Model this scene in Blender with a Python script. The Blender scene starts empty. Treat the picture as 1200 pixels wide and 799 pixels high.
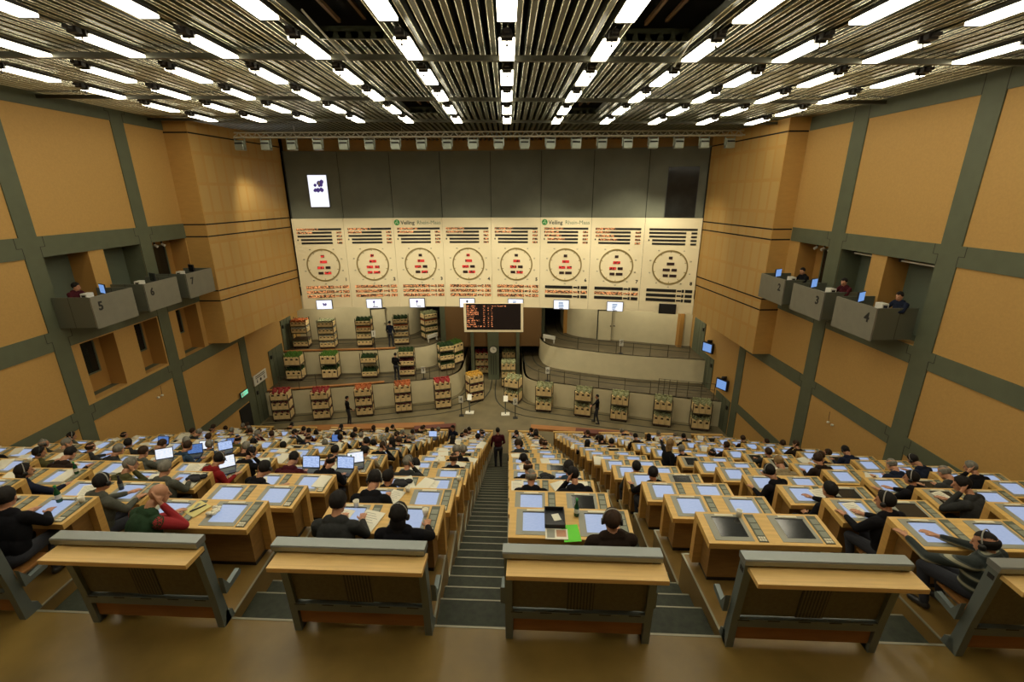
import bpy, bmesh, math, random
from mathutils import Vector, Matrix, noise
R = math.radians
random.seed(7)
scene = bpy.context.scene
col = scene.collection
ORD = ['first','second','third','fourth','fifth','sixth','seventh','eighth','ninth','tenth','eleventh','twelfth',
       'thirteenth','fourteenth','fifteenth','sixteenth','seventeenth','eighteenth','nineteenth','twentieth','twenty-first']
NUM = ['zero','one','two','three','four','five','six','seven','eight']

# ------------------------------------------------------------------ materials
def mat(name, rgb, rough=0.6, metal=0.0, spec=0.5, emit=None, estr=0.0, noise_amt=0.0, nscale=8.0, stretch=(1,1,1),
        bump=0.0, bscale=60.0, objcol=False, sample=True):
    m = bpy.data.materials.new(name); m.use_nodes = True
    nt = m.node_tree; b = nt.nodes['Principled BSDF']
    b.inputs['Base Color'].default_value = (*rgb, 1)
    b.inputs['Roughness'].default_value = rough
    b.inputs['Metallic'].default_value = metal
    b.inputs['Specular IOR Level'].default_value = spec
    src = None
    if objcol:
        oi = nt.nodes.new('ShaderNodeObjectInfo'); src = oi.outputs['Color']
    if noise_amt > 0:
        tc = nt.nodes.new('ShaderNodeTexCoord'); mp = nt.nodes.new('ShaderNodeMapping')
        mp.inputs['Scale'].default_value = stretch
        nz = nt.nodes.new('ShaderNodeTexNoise'); nz.inputs['Scale'].default_value = nscale; nz.inputs['Detail'].default_value = 4
        nt.links.new(tc.outputs['Object'], mp.inputs['Vector']); nt.links.new(mp.outputs['Vector'], nz.inputs['Vector'])
        mr = nt.nodes.new('ShaderNodeMapRange'); mr.inputs['From Min'].default_value = .3; mr.inputs['From Max'].default_value = .7
        mr.inputs['To Min'].default_value = 1 - noise_amt; mr.inputs['To Max'].default_value = 1 + noise_amt
        nt.links.new(nz.outputs['Fac'], mr.inputs['Value'])
        mx = nt.nodes.new('ShaderNodeMix'); mx.data_type = 'RGBA'; mx.blend_type = 'MULTIPLY'; mx.inputs['Factor'].default_value = 1
        if src: nt.links.new(src, mx.inputs['A'])
        else: mx.inputs['A'].default_value = (*rgb, 1)
        cb = nt.nodes.new('ShaderNodeCombineColor')
        for k in range(3): nt.links.new(mr.outputs['Result'], cb.inputs[k])
        nt.links.new(cb.outputs['Color'], mx.inputs['B']); src = mx.outputs['Result']
    if src: nt.links.new(src, b.inputs['Base Color'])
    if bump > 0:
        tc2 = nt.nodes.new('ShaderNodeTexCoord'); n2 = nt.nodes.new('ShaderNodeTexNoise'); n2.inputs['Scale'].default_value = bscale
        bp = nt.nodes.new('ShaderNodeBump'); bp.inputs['Strength'].default_value = bump; bp.inputs['Distance'].default_value = .01
        nt.links.new(tc2.outputs['Object'], n2.inputs['Vector']); nt.links.new(n2.outputs['Fac'], bp.inputs['Height'])
        nt.links.new(bp.outputs['Normal'], b.inputs['Normal'])
    if emit:
        b.inputs['Emission Color'].default_value = (*emit, 1); b.inputs['Emission Strength'].default_value = estr
        if not sample: m.cycles.emission_sampling = 'NONE'
    return m

def dots_mat(name, base, lit, estr, sx, sz, thresh, off=0.0):
    """LED text display: black face, lit pseudo characters."""
    m = bpy.data.materials.new(name); m.use_nodes = True; nt = m.node_tree; b = nt.nodes['Principled BSDF']
    b.inputs['Base Color'].default_value = (*base, 1); b.inputs['Roughness'].default_value = .5
    tc = nt.nodes.new('ShaderNodeTexCoord'); mp = nt.nodes.new('ShaderNodeMapping'); mp.inputs['Scale'].default_value = (sx, sx, sz)
    oi = nt.nodes.new('ShaderNodeObjectInfo')
    va = nt.nodes.new('ShaderNodeVectorMath'); va.operation = 'ADD'
    vs = nt.nodes.new('ShaderNodeVectorMath'); vs.operation = 'SCALE'; vs.inputs['Scale'].default_value = 91.7
    cx = nt.nodes.new('ShaderNodeCombineXYZ'); nt.links.new(oi.outputs['Random'], cx.inputs[0]); nt.links.new(oi.outputs['Random'], cx.inputs[2])
    nt.links.new(cx.outputs[0], vs.inputs[0])
    nt.links.new(tc.outputs['Object'], mp.inputs['Vector']); nt.links.new(mp.outputs['Vector'], va.inputs[0]); nt.links.new(vs.outputs[0], va.inputs[1])
    fl = nt.nodes.new('ShaderNodeVectorMath'); fl.operation = 'FLOOR'; nt.links.new(va.outputs[0], fl.inputs[0])
    wn = nt.nodes.new('ShaderNodeTexWhiteNoise'); nt.links.new(fl.outputs[0], wn.inputs['Vector'])
    gt = nt.nodes.new('ShaderNodeMath'); gt.operation = 'GREATER_THAN'; gt.inputs[1].default_value = thresh
    nt.links.new(wn.outputs['Value'], gt.inputs[0])
    n2 = nt.nodes.new('ShaderNodeTexNoise'); n2.inputs['Scale'].default_value = .35; nt.links.new(va.outputs[0], n2.inputs['Vector'])
    g2 = nt.nodes.new('ShaderNodeMath'); g2.operation = 'GREATER_THAN'; g2.inputs[1].default_value = .40 + off
    nt.links.new(n2.outputs['Fac'], g2.inputs[0])
    mu = nt.nodes.new('ShaderNodeMath'); mu.operation = 'MULTIPLY'; nt.links.new(gt.outputs[0], mu.inputs[0]); nt.links.new(g2.outputs[0], mu.inputs[1])
    m2 = nt.nodes.new('ShaderNodeMath'); m2.operation = 'MULTIPLY'; m2.inputs[1].default_value = estr; nt.links.new(mu.outputs[0], m2.inputs[0])
    b.inputs['Emission Color'].default_value = (*lit, 1); nt.links.new(m2.outputs[0], b.inputs['Emission Strength'])
    m.cycles.emission_sampling = 'NONE'
    return m

def screen_mat(name, top, bot, estr, lines=True):
    """lit display with a tinted page and faint darker text rows"""
    m = bpy.data.materials.new(name); m.use_nodes = True; nt = m.node_tree; b = nt.nodes['Principled BSDF']
    b.inputs['Base Color'].default_value = (.05, .05, .06, 1); b.inputs['Roughness'].default_value = .25
    tc = nt.nodes.new('ShaderNodeTexCoord'); sp = nt.nodes.new('ShaderNodeSeparateXYZ'); nt.links.new(tc.outputs['Generated'], sp.inputs[0])
    mx = nt.nodes.new('ShaderNodeMix'); mx.data_type = 'RGBA'; mx.inputs['A'].default_value = (*bot, 1); mx.inputs['B'].default_value = (*top, 1)
    wn = nt.nodes.new('ShaderNodeTexNoise'); wn.inputs['Scale'].default_value = 7; mp = nt.nodes.new('ShaderNodeMapping'); mp.inputs['Scale'].default_value = (1, 4, 4)
    nt.links.new(tc.outputs['Generated'], mp.inputs['Vector']); nt.links.new(mp.outputs['Vector'], wn.inputs['Vector'])
    mr = nt.nodes.new('ShaderNodeMapRange'); mr.inputs['From Min'].default_value = .35; mr.inputs['From Max'].default_value = .55
    nt.links.new(wn.outputs['Fac'], mr.inputs['Value']); nt.links.new(mr.outputs['Result'], mx.inputs['Factor'])
    nt.links.new(mx.outputs['Result'], b.inputs['Emission Color']); b.inputs['Emission Strength'].default_value = estr
    m.cycles.emission_sampling = 'NONE'
    return m

M = {}
M['desk'] = mat('beech_veneer', (.62, .39, .115), .42, noise_amt=.10, nscale=5, stretch=(.6, 6, 6))
M['desk_side'] = mat('beech_edge', (.50, .285, .075), .5, noise_amt=.10, nscale=6, stretch=(1, 1, 5))
M['desk_body'] = mat('oak_body', (.24, .125, .032), .55, noise_amt=.12, nscale=6, stretch=(1, 1, 5))
M['shelf'] = mat('beech_shelf', (.60, .39, .135), .4, noise_amt=.09, nscale=4, stretch=(.5, 8, 8))
M['shelf_dark'] = mat('seat_veneer', (.26, .115, .03), .45, noise_amt=.12, nscale=5, stretch=(.5, 6, 6))
M['black'] = mat('black_plinth', (.008, .008, .010), .5)
M['bezel'] = mat('screen_surround', (.27, .27, .215), .45)
M['pad'] = mat('keypad_grey', (.085, .095, .065), .5)
M['key'] = mat('keypad_buttons', (.22, .235, .175), .5)
M['strip'] = mat('name_strip_paper', (.62, .58, .44), .6)
M['scr_on'] = screen_mat('display_page', (.50, .63, .92), (.45, .58, .88), 0.68)
M['scr_off'] = mat('display_dark', (.018, .02, .02), .12, noise_amt=.3, nscale=2)
M['scr_lap'] = screen_mat('laptop_page', (.55, .68, .98), (.16, .30, .66), 1.0)
M['scr_white'] = screen_mat('laptop_white_page', (.95, .97, 1.0), (.62, .74, .92), 1.05)
M['scr_blue'] = screen_mat('laptop_blue_page', (.10, .22, .55), (.03, .08, .25), 1.0)
M['frame'] = mat('bench_steel_paint', (.155, .185, .175), .38, metal=.35)
M['rail'] = mat('bench_top_rail', (.26, .28, .265), .33, metal=.55)
M['panel'] = mat('bench_back_fabric', (.13, .122, .075), .75, noise_amt=.12, nscale=30)
M['perf'] = mat('perforated_metal', (.035, .034, .022), .5)
M['floor'] = mat('vinyl_floor', (.20, .130, .033), .33, noise_amt=.20, nscale=1.6, bump=.03, bscale=30)
M['floor2'] = mat('platform_vinyl', (.20, .122, .032), .38, noise_amt=.15, nscale=2.5)
M['carpet'] = mat('stair_rubber', (.030, .036, .020), .7, noise_amt=.25, nscale=14)
M['nosing'] = mat('nosing_aluminium', (.30, .29, .21), .45, metal=.4)
M['stage'] = mat('stage_floor', (.145, .118, .060), .55, noise_amt=.2, nscale=1.2)
M['lane'] = mat('lane_floor', (.085, .066, .032), .6, noise_amt=.2, nscale=1.5)
M['cream'] = mat('lane_wall_cream', (.60, .535, .34), .65, noise_amt=.04, nscale=2)
M['board'] = mat('clock_board_cream', (.85, .75, .50), .55, noise_amt=.02, nscale=1)
M['green'] = mat('grey_green_paint', (.105, .118, .070), .6, noise_amt=.06, nscale=3)
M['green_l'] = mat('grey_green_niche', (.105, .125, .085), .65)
M['grey'] = mat('upper_wall_grey', (.155, .165, .120), .6, noise_amt=.08, nscale=1.5)
M['seam'] = mat('panel_seam', (.03, .03, .02), .7)
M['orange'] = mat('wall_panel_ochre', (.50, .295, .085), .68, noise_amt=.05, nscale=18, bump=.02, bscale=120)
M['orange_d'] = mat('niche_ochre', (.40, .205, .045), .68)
M['groove'] = mat('groove_black', (.006, .005, .004), .8)
M['booth'] = mat('booth_grey', (.195, .185, .140), .55, noise_amt=.05, nscale=4)
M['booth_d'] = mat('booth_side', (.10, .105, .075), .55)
M['ink'] = mat('black_lettering', (.01, .01, .01), .6)
M['slat'] = mat('ceiling_slat_metal', (.050, .058, .034), .34, metal=.2)
M['slat_lip'] = mat('slat_rolled_edge', (.90, .90, .74), .26, metal=1.0)
M['void'] = mat('ceiling_void', (.006, .006, .004), .9)
M['beam'] = mat('ceiling_beam_dark', (.07, .068, .045), .45, metal=.4)
M['lamp'] = mat('lamp_diffuser', (.9, .9, .9), .4, emit=(1.0, .915, .69), estr=13.0)
M['lamp_case'] = mat('lamp_housing', (.03, .028, .03), .5)
M['truss'] = mat('truss_aluminium', (.66, .66, .54), .4)
M['flood'] = mat('floodlight_case', (.36, .40, .34), .35, metal=.5)
M['flood_l'] = mat('floodlight_lens', (.7, .7, .6), .3, emit=(1, .93, .75), estr=1.5, sample=False)
M['ring'] = mat('clock_ring_bronze', (.26, .195, .065), .5)
M['led'] = dots_mat('led_text_orange', (.012, .008, .006), (1.0, .40, .14), 1.05, 24, 34, .56, -.02)
M['led_s'] = dots_mat('led_text_sparse', (.012, .008, .006), (1.0, .40, .14), 1.05, 24, 34, .60, .03)
M['led_off'] = mat('led_dark', (.012, .011, .010), .5)
M['led_red'] = dots_mat('led_digits_red', (.02, .006, .006), (1.0, .05, .035), .75, 17, 17, .30, -.1)
M['led_red_off'] = mat('led_digits_dark', (.03, .012, .010), .5)
M['led_board'] = dots_mat('big_led_text', (.012, .008, .008), (1.0, .33, .12), .95, 24, 26, .50, .03)
M['screen_face'] = mat('big_led_face', (.014, .009, .009), .4)
M['monitor'] = screen_mat('monitor_white', (.93, .94, 1.0), (.90, .92, 1.0), 1.15)
M['flowerpic'] = mat('picture_violet', (.05, .03, .14), .5, emit=(.10, .06, .30), estr=.5, sample=False)
M['picblue'] = mat('picture_blue', (.05, .1, .2), .5, emit=(.1, .3, .6), estr=.5, sample=False)
M['mon_blue'] = screen_mat('monitor_blue', (.22, .42, .85), (.15, .30, .7), .9)
M['logo_green'] = mat('logo_green', (.02, .26, .05), .5)
M['logo_pale'] = mat('logo_pale', (.45, .62, .35), .5)
M['txt_grey'] = mat('lettering_grey', (.05, .055, .04), .6)
M['txt_pale'] = mat('lettering_pale_green', (.17, .23, .12), .6)
M['white'] = mat('white_card', (.70, .68, .58), .6)
M['paper'] = mat('paper_white', (.72, .69, .56), .7)
M['paper_obj'] = mat('paper_tinted', (1, 1, 1), .7, objcol=True)
M['carton'] = mat('carton_buff', (.72, .54, .26), .75, noise_amt=.08, nscale=9)
M['hole'] = mat('carton_handhole', (.05, .03, .015), .8)
M['trolley'] = mat('trolley_steel', (.10, .085, .055), .5, metal=.5)
M['trolley_w'] = mat('trolley_shelf', (.07, .04, .025), .6)
M['flower'] = mat('flower_heads', (1, 1, 1), .7, noise_amt=.45, nscale=14, objcol=True)
M['brown'] = mat('gate_brown', (.16, .085, .028), .6)
M['wood_red'] = mat('ramp_wood', (.33, .14, .04), .5, noise_amt=.12, nscale=3, stretch=(.5, 5, 5))
M['ramp_red'] = mat('ramp_dark_red', (.12, .03, .018), .5)
M['exit'] = mat('exit_sign_face', (.1, .6, .3), .5, emit=(.25, .85, .55), estr=.9, sample=False)
M['skin'] = mat('skin', (.46, .225, .125), .55, noise_amt=.06, nscale=20)
M['top'] = mat('clothing_top', (1, 1, 1), .9, spec=.15, objcol=True, noise_amt=.12, nscale=30)
M['pants'] = mat('clothing_trousers', (.018, .020, .028), .85)
M['shoe'] = mat('shoe_black', (.01, .009, .008), .5)
M['eye'] = mat('eye_dark', (.02, .015, .012), .3)
M['lip'] = mat('lip', (.33, .11, .08), .5)
M['hair'] = mat('hair_strands', (1, 1, 1), .75, spec=.25, objcol=True, noise_amt=.35, nscale=26, stretch=(1, 1, .25))
M['red_sleeve'] = mat('sleeve_red', (.30, .012, .016), .85)
M['headset'] = mat('headset_grey', (.36, .35, .30), .4)
M['headset_k'] = mat('headset_black', (.012, .012, .012), .4)
M['glass'] = mat('bottle_green_glass', (.012, .07, .025), .12)
M['cup'] = mat('cup_white', (.72, .68, .55), .4)
M['lapk'] = mat('laptop_shell', (.014, .014, .017), .4)
M['window'] = mat('window_dark_glass', (.012, .013, .010), .1)

# striped knit and perforated wood
def striped():
    m = bpy.data.materials.new('knit_striped'); m.use_nodes = True; nt = m.node_tree; b = nt.nodes['Principled BSDF']; b.inputs['Roughness'].default_value = .9
    tc = nt.nodes.new('ShaderNodeTexCoord'); w = nt.nodes.new('ShaderNodeTexWave'); w.bands_direction = 'Z'; w.inputs['Scale'].default_value = 2.3; w.inputs['Distortion'].default_value = .6
    cr = nt.nodes.new('ShaderNodeValToRGB'); e = cr.color_ramp.elements; e[0].position = 0; e[0].color = (.012, .018, .016, 1); e[1].position = 1; e[1].color = (.30, .29, .20, 1)
    for p, c in ((.55, (.012, .018, .016, 1)), (.62, (.05, .06, .055, 1)), (.86, (.05, .06, .05, 1)), (.9, (.30, .29, .2, 1))):
        x = e.new(p); x.color = c
    nt.links.new(tc.outputs['Object'], w.inputs['Vector']); nt.links.new(w.outputs['Fac'], cr.inputs[0]); nt.links.new(cr.outputs[0], b.inputs['Base Color'])
    return m
M['striped'] = striped()
def acoustic():
    m = bpy.data.materials.new('acoustic_wood'); m.use_nodes = True; nt = m.node_tree; b = nt.nodes['Principled BSDF']; b.inputs['Roughness'].default_value = .5
    uv = nt.nodes.new('ShaderNodeUVMap'); br = nt.nodes.new('ShaderNodeTexBrick'); br.offset = 0
    br.inputs['Color1'].default_value = (.56, .36, .12, 1); br.inputs['Color2'].default_value = (.53, .325, .10, 1); br.inputs['Mortar'].default_value = (.54, .31, .085, 1)
    br.inputs['Scale'].default_value = 1; br.inputs['Mortar Size'].default_value = .07; br.inputs['Brick Width'].default_value = .62; br.inputs['Row Height'].default_value = 1.25
    nz = nt.nodes.new('ShaderNodeTexNoise'); nz.inputs['Scale'].default_value = 3
    nt.links.new(uv.outputs[0], br.inputs['Vector']); nt.links.new(br.outputs['Color'], b.inputs['Base Color'])
    return m
M['acoustic'] = acoustic()
M['wood_box'] = mat('side_box_wood', (.54, .31, .085), .5, noise_amt=.05, nscale=3, stretch=(1, 1, 3))

# ------------------------------------------------------------------ mesh builder
class MB:
    def __init__(s): s.v = []; s.f = []; s.m = []; s.mats = []; s.smooth = []
    def mi(s, m):
        m = M[m] if isinstance(m, str) else m
        if m not in s.mats: s.mats.append(m)
        return s.mats.index(m)
    def add(s, verts, faces, m, smooth=False, T=None):
        o = len(s.v); k = s.mi(m)
        s.v += [tuple(T @ Vector(p)) if T else tuple(p) for p in verts]
        for f in faces: s.f.append([i + o for i in f]); s.m.append(k); s.smooth.append(smooth)
        return s
    def box(s, x0, x1, y0, y1, z0, z1, m, T=None, bev=0.0):
        if bev > 0:
            bm = bmesh.new(); bmesh.ops.create_cube(bm, size=1)
            for v in bm.verts: v.co = Vector((x0 + (v.co.x + .5) * (x1 - x0), y0 + (v.co.y + .5) * (y1 - y0), z0 + (v.co.z + .5) * (z1 - z0)))
            bmesh.ops.bevel(bm, geom=bm.edges[:], offset=bev, segments=2, affect='EDGES', profile=.6)
            bm.verts.index_update()
            s.add([v.co.copy() for v in bm.verts], [[v.index for v in f.verts] for f in bm.faces], m, False, T); bm.free(); return s
        v = [(x0, y0, z0), (x1, y0, z0), (x1, y1, z0), (x0, y1, z0), (x0, y0, z1), (x1, y0, z1), (x1, y1, z1), (x0, y1, z1)]
        return s.add(v, [(0, 3, 2, 1), (4, 5, 6, 7), (0, 1, 5, 4), (1, 2, 6, 5), (2, 3, 7, 6), (3, 0, 4, 7)], m, False, T)
    def prism(s, poly, z0, z1, m, T=None):
        """extrude a 2D polygon (ccw) in z"""
        n = len(poly)
        v = [(x, y, z0) for x, y in poly] + [(x, y, z1) for x, y in poly]
        f = [list(range(n))[::-1], list(range(n, 2 * n))] + [(i, (i + 1) % n, n + (i + 1) % n, n + i) for i in range(n)]
        return s.add(v, f, m, False, T)
    def prism_x(s, prof, x0, x1, m, T=None):
        """profile in (y,z), extruded in x"""
        n = len(prof)
        v = [(x0, y, z) for y, z in prof] + [(x1, y, z) for y, z in prof]
        f = [list(range(n))[::-1], list(range(n, 2 * n))] + [(i, (i + 1) % n, n + (i + 1) % n, n + i) for i in range(n)]
        return s.add(v, f, m, False, T)
    def tube(s, a, b, ra, m, rb=None, n=8, T=None, smooth=True):
        a = Vector(a); b = Vector(b); rb = ra if rb is None else rb
        d = (b - a).normalized(); u = d.orthogonal().normalized(); w = d.cross(u)
        v = []
        for p, r in ((a, ra), (b, rb)):
            for i in range(n):
                t = 2 * math.pi * i / n; v.append(p + r * (math.cos(t) * u + math.sin(t) * w))
        f = [(i, (i + 1) % n, n + (i + 1) % n, n + i) for i in range(n)]
        s.add(v, f, m, smooth, T); s.add(v, [list(range(n))[::-1], list(range(n, 2 * n))], m, False, T); return s
    def lathe(s, prof, m, n=16, T=None, smooth=True):
        v = []; k = len(prof)
        for i in range(n):
            t = 2 * math.pi * i / n
            for r, z in prof: v.append((r * math.cos(t), r * math.sin(t), z))
        f = []
        for i in range(n):
            j = (i + 1) % n
            for q in range(k - 1): f.append((i * k + q, j * k + q, j * k + q + 1, i * k + q + 1))
        return s.add(v, f, m, smooth, T)
    def ico(s, c, r, m, sub=1, T=None, sc=(1, 1, 1)):
        bm = bmesh.new(); bmesh.ops.create_icosphere(bm, subdivisions=sub, radius=r); bm.verts.index_update()
        s.add([Vector((v.co.x * sc[0], v.co.y * sc[1], v.co.z * sc[2])) + Vector(c) for v in bm.verts], [[v.index for v in f.verts] for f in bm.faces], m, True, T); bm.free(); return s
    def mesh(s, name):
        me = bpy.data.meshes.new(name); me.from_pydata([tuple(p) for p in s.v], [], s.f)
        for m in s.mats: me.materials.append(m)
        me.polygons.foreach_set('material_index', s.m); me.polygons.foreach_set('use_smooth', s.smooth)
        me.update(); return me
    def build(s, name, parent=None, loc=None, rz=0):
        return link(name, s.mesh(name), parent, loc, rz)

def link(name, me, parent=None, loc=None, rz=0):
    o = bpy.data.objects.new(name, me); col.objects.link(o)
    if parent: o.parent = parent
    if loc is not None: o.location = loc
    if rz: o.rotation_euler.z = rz
    return o
def empty(name, loc=(0, 0, 0), rz=0):
    o = bpy.data.objects.new(name, None); col.objects.link(o); o.location = loc; o.rotation_euler.z = rz
    o.empty_display_size = .1
    return o
def tag(o, label, cat, group=None):
    o['label'] = label; o['category'] = cat
    if group: o['group'] = group
    return o
def struct(o, label=None):
    o['kind'] = 'structure'
    if label: o['label'] = label
    return o
def copy_tree(o, parent=None):
    c = o.copy(); col.objects.link(c); c.parent = parent
    for ch in list(KIDS.get(o.name, [])): copy_tree(ch, c)
    return c
KIDS = {}
def kids(root):
    """remember a prototype's children once so copies are quick"""
    allo = list(bpy.data.objects)
    todo = [root]
    while todo:
        r = todo.pop(); k = [x for x in allo if x.parent == r]; KIDS[r.name] = k; todo += k
def text_mesh(s, size, m, name='lettering', depth=.004, align='CENTER', bold=0.0):
    cu = bpy.data.curves.new(name, 'FONT'); cu.body = s; cu.size = size; cu.align_x = align; cu.align_y = 'CENTER'; cu.extrude = depth; cu.resolution_u = 2; cu.offset = bold
    o = bpy.data.objects.new(name, cu); col.objects.link(o)
    dg = bpy.context.evaluated_depsgraph_get(); me = bpy.data.meshes.new_from_object(o.evaluated_get(dg)); 
    bpy.data.objects.remove(o); bpy.data.curves.remove(cu)
    me.materials.clear(); me.materials.append(M[m]); me.name = name
    return me
# ------------------------------------------------------------------ dimensions of the hall
SH = -0.057                       # rows run slightly askew to the side walls
XL, XR = -14.3, 11.8
ZST, ZT2, ZT3 = -8.0, -6.5, -5.0  # stage lanes
RUN, RISE, NR = 1.0526, 0.509, 16
Y0 = 3.95
CP, CX0, DW = 2.276, -0.023, 1.457   # column pitch, first desk, desk width
C_LO, C_HI = -6, 4
def zc(x): return 7.38 - .0095 * x

# ------------------------------------------------------------------ side walls
def side_wall(name, X, s, holes, nzcol, niches):
    b = MB()
    # painted reveals lining the first part of each niche
    for (y0, y1, z0, z1, dep, backm, sm, fm) in niches:
        for yy, mm in ((y0, sm), (y1, fm)):
            xa, xb = sorted((X + s * .004, X + s * .3)); b.box(xa, xb, yy - .004 if yy == y1 else yy, yy if yy == y1 else yy + .004, z0, z1, mm)
    y_all = sorted({-5, 31.5} | {h[0] for h in holes} | {h[1] for h in holes})
    z_all = sorted({-8.6, 7.75} | {h[2] for h in holes} | {h[3] for h in holes})
    for i in range(len(y_all) - 1):
        for j in range(len(z_all) - 1):
            yc, zz = (y_all[i] + y_all[i+1]) / 2, (z_all[j] + z_all[j+1]) / 2
            if any(h[0] < yc < h[1] and h[2] < zz < h[3] for h in holes): continue
            xa, xb = sorted((X, X + s * .3)); b.box(xa, xb, y_all[i], y_all[i+1], z_all[j], z_all[j+1], 'orange')
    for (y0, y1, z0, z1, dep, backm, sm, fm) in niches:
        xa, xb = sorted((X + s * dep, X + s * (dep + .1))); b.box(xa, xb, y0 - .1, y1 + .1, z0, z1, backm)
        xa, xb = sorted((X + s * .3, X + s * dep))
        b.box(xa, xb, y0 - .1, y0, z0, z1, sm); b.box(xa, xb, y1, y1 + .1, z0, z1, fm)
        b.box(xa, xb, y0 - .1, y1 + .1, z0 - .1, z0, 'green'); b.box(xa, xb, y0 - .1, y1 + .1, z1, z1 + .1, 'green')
    return struct(b.build(name))
def side_grid(name, X, s, posts, beams):
    b = MB(); t = -s * .035
    xa, xb = sorted((X - s * .0, X + t))
    ys = [-5] + [v for p in posts for v in p] + [31]
    for (y0, y1) in posts: b.box(xa, xb, y0, y1, -8.6, 7.7, 'green')
    for (z0, z1, ya, yb) in beams:
        cuts = [ya] + [v for p in posts for v in p if ya < v < yb] + [yb]
        k = 0
        segs = []
        cur = ya
        for p in posts:
            if p[0] > cur and p[0] < yb: segs.append((cur, p[0]))
            if p[1] > cur: cur = max(cur, p[1]) if p[0] < yb else cur
        if cur < yb: segs.append((cur, yb))
        for a, c in segs:
            if c - a > .02: b.box(xa, xb, a, c, z0, z1, 'green')
    # stepped joints where beams meet the posts
    xs = X + t - s * .004
    xa, xb = sorted((xs, xs - s * -.004))
    for (y0, y1) in posts:
        for (z0, z1, ya, yb) in beams:
            if ya < y0 < yb:
                for yy, d in ((y0, -1), (y1, 1)):
                    zm = (z0 + z1) / 2
                    b.box(xa, xb, yy + d * .16 - .008, yy + d * .16 + .008, zm, z1, 'seam')
                    b.box(xa, xb, min(yy, yy + d * .16), max(yy, yy + d * .16), zm - .008, zm + .008, 'seam')
                    b.box(xa, xb, yy - .008, yy + .008, z0, zm, 'seam')
    return struct(b.build(name))
PL = [(4.6, 5.2), (9.2, 9.8), (13.87, 14.42), (18.36, 18.95), (23.35, 23.95)]
PR = [(2.9, 3.5), (7.4, 8.0), (12.0, 12.6), (16.35, 17.02), (21.5, 22.12)]
holesL = [(14.42, 18.36, .45, 2.72), (18.95, 21.0, .45, 2.72), (14.76, 16.15, -2.2, -.2), (17.1, 18.3, -2.2, -.2), (19.42, 20.78, -2.3, -.2)]
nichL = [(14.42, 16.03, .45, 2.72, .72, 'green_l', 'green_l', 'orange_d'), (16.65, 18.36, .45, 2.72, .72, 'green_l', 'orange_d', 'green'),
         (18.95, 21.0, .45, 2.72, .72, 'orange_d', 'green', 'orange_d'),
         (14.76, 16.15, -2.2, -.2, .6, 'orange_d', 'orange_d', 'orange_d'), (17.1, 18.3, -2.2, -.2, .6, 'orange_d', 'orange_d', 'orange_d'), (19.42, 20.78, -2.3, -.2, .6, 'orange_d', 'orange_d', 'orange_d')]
holesL = holesL[2:] + [(14.42, 16.03, .45, 2.72), (16.65, 18.36, .45, 2.72), (18.95, 21.0, .45, 2.72)]
side_wall('wall_left', XL, -1, holesL, None, nichL)
side_grid('trim_1', XL, -1, PL, [(7.1, 7.7, -5, 21.05), (2.72, 3.34, -5, 21.05), (-.15, .45, -5, 23.35), (-2.86, -2.3, -5, 23.35), (-6.25, -5.75, -5, 23.35)])
holesR = [(12.6, 14.32, .25, 2.6), (14.94, 16.35, .25, 2.6), (17.02, 18.8, .25, 2.6)]
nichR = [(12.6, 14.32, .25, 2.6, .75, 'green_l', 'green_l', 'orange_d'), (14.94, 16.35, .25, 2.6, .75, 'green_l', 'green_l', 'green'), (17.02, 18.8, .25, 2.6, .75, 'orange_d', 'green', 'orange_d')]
side_wall('wall_right', XR, 1, holesR, None, nichR)
side_grid('trim_2', XR, 1, PR, [(6.78, 7.7, -5, 19.4), (2.6, 3.14, -5, 19.4), (-.3, .22, -5, 21.5), (-2.97, -2.44, -5, 21.5), (-6.3, -5.85, -5, 21.5)])
# dark windows in the lower recesses, dark doorways in the end niches
wn = 0
for (y0, y1, z0, z1) in ((15.25, 15.85, -1.55, -.28), (17.55, 18.1, -1.5, -.28), (19.9, 20.42, -1.45, -.3)):
    wn += 1; b = MB(); X = XL - .59
    b.box(X, X + .03, y0 + .05, y1 - .05, z0 + .05, z1 - .05, 'window')
    for a in ((y0, y1, z0, z0 + .05), (y0, y1, z1 - .05, z1), (y0, y0 + .05, z0, z1), (y1 - .05, y1, z0, z1)): b.box(X, X + .06, *a, 'green')
    struct(b.build('window_%d' % wn))
dn = 0
for X, y0, y1, z0, z1 in ((XL - .71, 19.35, 20.6, .45, 2.5), (XR + .68, 17.3, 18.3, .25, 2.4)):
    dn += 1; b = MB(); b.box(X, X + .04, y0 + .06, y1 - .06, z0, z1 - .06, 'window'); b.box(X - .0, X + .06, y0, y0 + .06, z0, z1, 'green'); b.box(X, X + .06, y1 - .06, y1, z0, z1, 'green'); b.box(X, X + .06, y0, y1, z1 - .06, z1, 'green')
    struct(b.build('door_%d' % dn))
# green lane doors at the stage ends
for X, s, y0, y1, z0, z1 in ((XL, 1, 24.0, 25.2, ZST, -5.75), (XL, 1, 26.05, 27.75, ZT2, -4.35), (XL, 1, 28.0, 29.4, ZT3, -3.0),
                             (XR, -1, 22.25, 23.9, ZST, -6.1), (XR, -1, 24.7, 26.3, ZT2, -4.6), (XR, -1, 26.3, 27.9, ZT3, -2.9)):
    dn += 1; b = MB(); xa, xb = sorted((X, X + s * .05)); b.box(xa, xb, y0, y1, z0, z1, 'green')
    for q in (y0 + .4, y0 + .8):
        if q < y1 - .1: b.box(*sorted((X + s * .045, X + s * .056)), q, q + .015, z0, z1, 'seam')
    xa, xb = sorted((X + s * .05, X + s * .11)); b.box(xa, xb, y0 + .1, y0 + .22, z1 - .5, z1 - .3, 'ink')
    struct(b.build('door_%d' % dn))

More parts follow.
